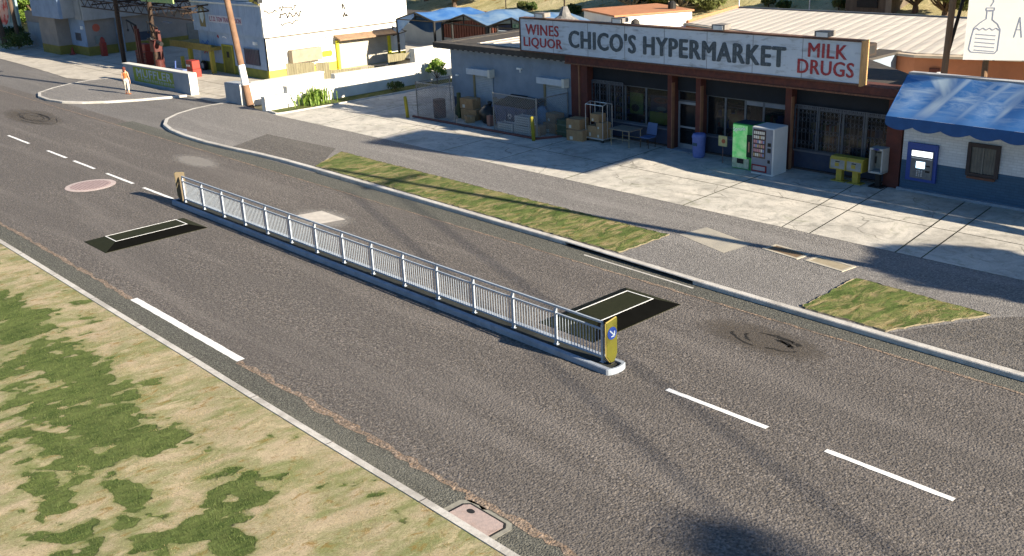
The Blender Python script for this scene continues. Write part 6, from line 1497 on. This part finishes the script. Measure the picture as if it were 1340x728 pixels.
for i, (x, y, r, lab) in enumerate(((-61.2, 62.3, .9, 'small shrub on the dry slope above the second lamp of the sign'), (-68.4, 63.6, .55, 'tiny shrub on the dry slope above the sign, leftmost'), (-67.0, 63.3, .55, 'tiny brown green shrub beside the leftmost hillside shrub'), (-44.7, 66.1, .55, 'small shrub on the green slope above the warehouse roof, left'), (-43.3, 65.9, .5, 'small round shrub on the slope above the warehouse ridge'), (-39.1, 66.3, .6, 'small shrub just left of the brown barn'), (-46.5, 68, .5, 'tiny shrub high on the slope left of the barn'))):
    tree('hill_shrub', lab, 'shrub', ty(x, y), r * 1.1, r, 900, .12, ly if i % 2 else lg, 40 + i, 'shrubs on the hillside', trunk=.06, ch=r * .7)
bn_ = thing('barn', 'weathered brown timber barn at the foot of the hill behind the warehouse', 'barn', (-36.6, 66, terr(-36.6, 66)))
zb = terr(-36, 66) - .5
part('wall', MB().box(-38.3, -34.9, 65.8, 70, zb, zb + 3.6), M('barn_wood', (.12, .095, .07), (.08, .06, .045), scale=2, stretch=(3, 3, .4)), bn_); part('opening', MB().box(-37.4, -35.9, 65.7, 65.8, zb + .9, zb + 2.0), black, bn_)
part('trim', MB().box(-35.3, -34.9, 65.72, 65.8, zb, zb + 3.6), M('barn_trim', (.22, .19, .15)), bn_)
for i, (x, y) in enumerate(((-46.8, 65.4), (-41.1, 65.8), (-70, 63.0))):
    t = thing('fence_post', 'thin %s post on the slope behind the %s' % (('white', 'grey', 'dark')[i], ('white block', 'warehouse ridge', 'left part of the sign')[i]), 'post', ty(x, y), 'posts on the slope'); part('shaft', MB().bar((x, y, terr(x, y) - .2), (x, y, terr(x, y) + 2.6), .05, 6), (white_paint, steel, dark_steel)[i], t)

# off to the right: unseen trees placed to shade the apron and the road
tree('street_tree', 'leafy street tree on the pavement right of the shops', 'tree', (7.5, 30.1, .1), 7.6, 2.3, 6000, .2, lg, 61, None, trunk=.25, ch=1.5, clumps=14)
tree('street_tree', 'second leafy street tree further right along the pavement', 'tree', (15.5, 29.4, .1), 7.6, 2.3, 6000, .2, lg, 62, None, trunk=.25, ch=1.5, clumps=14)
def palm(x, y, h, lab, seed):
    rnd = random.Random(seed); t = thing('palm_tree', lab, 'palm', (x, y, .1)); part('trunk', MB().bar((x, y, 0), (x + .3, y, h), .22, 10, .16), bark, t)
    mb = MB()
    for k in range(15):
        a = k * 2.4; el = rnd.uniform(-.5, .9); d = Vector((math.cos(a) * math.cos(el), math.sin(a) * math.cos(el), math.sin(el))); p = Vector((x + .3, y, h)); L = rnd.uniform(.5, .95); s = Vector((-d.y, d.x, 0)).normalized(); n = 8
        for i in range(n):
            q = p + d * (L / n) + Vector((0, 0, -.035 * i)); mb.add([p - s * .03, p + s * .03, q + s * .03, q - s * .03], [(0, 1, 2, 3)])
            for sg_ in (-1, 1):
                for j in range(2):
                    b = p.lerp(q, j / 2); e = b + s * sg_ * (.55 * math.sin(math.pi * (i + .8) / (n + 1)) + .1) + d * .3 + Vector((0, 0, -.12)); mb.add([b, b + d * .07, e], [(0, 1, 2)])
            p = q
    mb.keep = True; part('crown', mb, lg, t)
palm(46.1, 21.6, 21.0, 'tall slim unseen palm added beyond the right edge for its road shadow', 3)


# ------------------------------------------------------------------ grass blades on the near lawn (green and dry)
mg.keep = True; ms_.keep = True
part('grass', mg, leaf_mat('grass_blade', (.11, .15, .045), (.07, .10, .03), (.18, .22, .07)), kind='stuff')
part('dry_grass', ms_, leaf_mat('dry_blade', (.42, .33, .18), (.30, .21, .09), (.55, .46, .30)), kind='stuff')
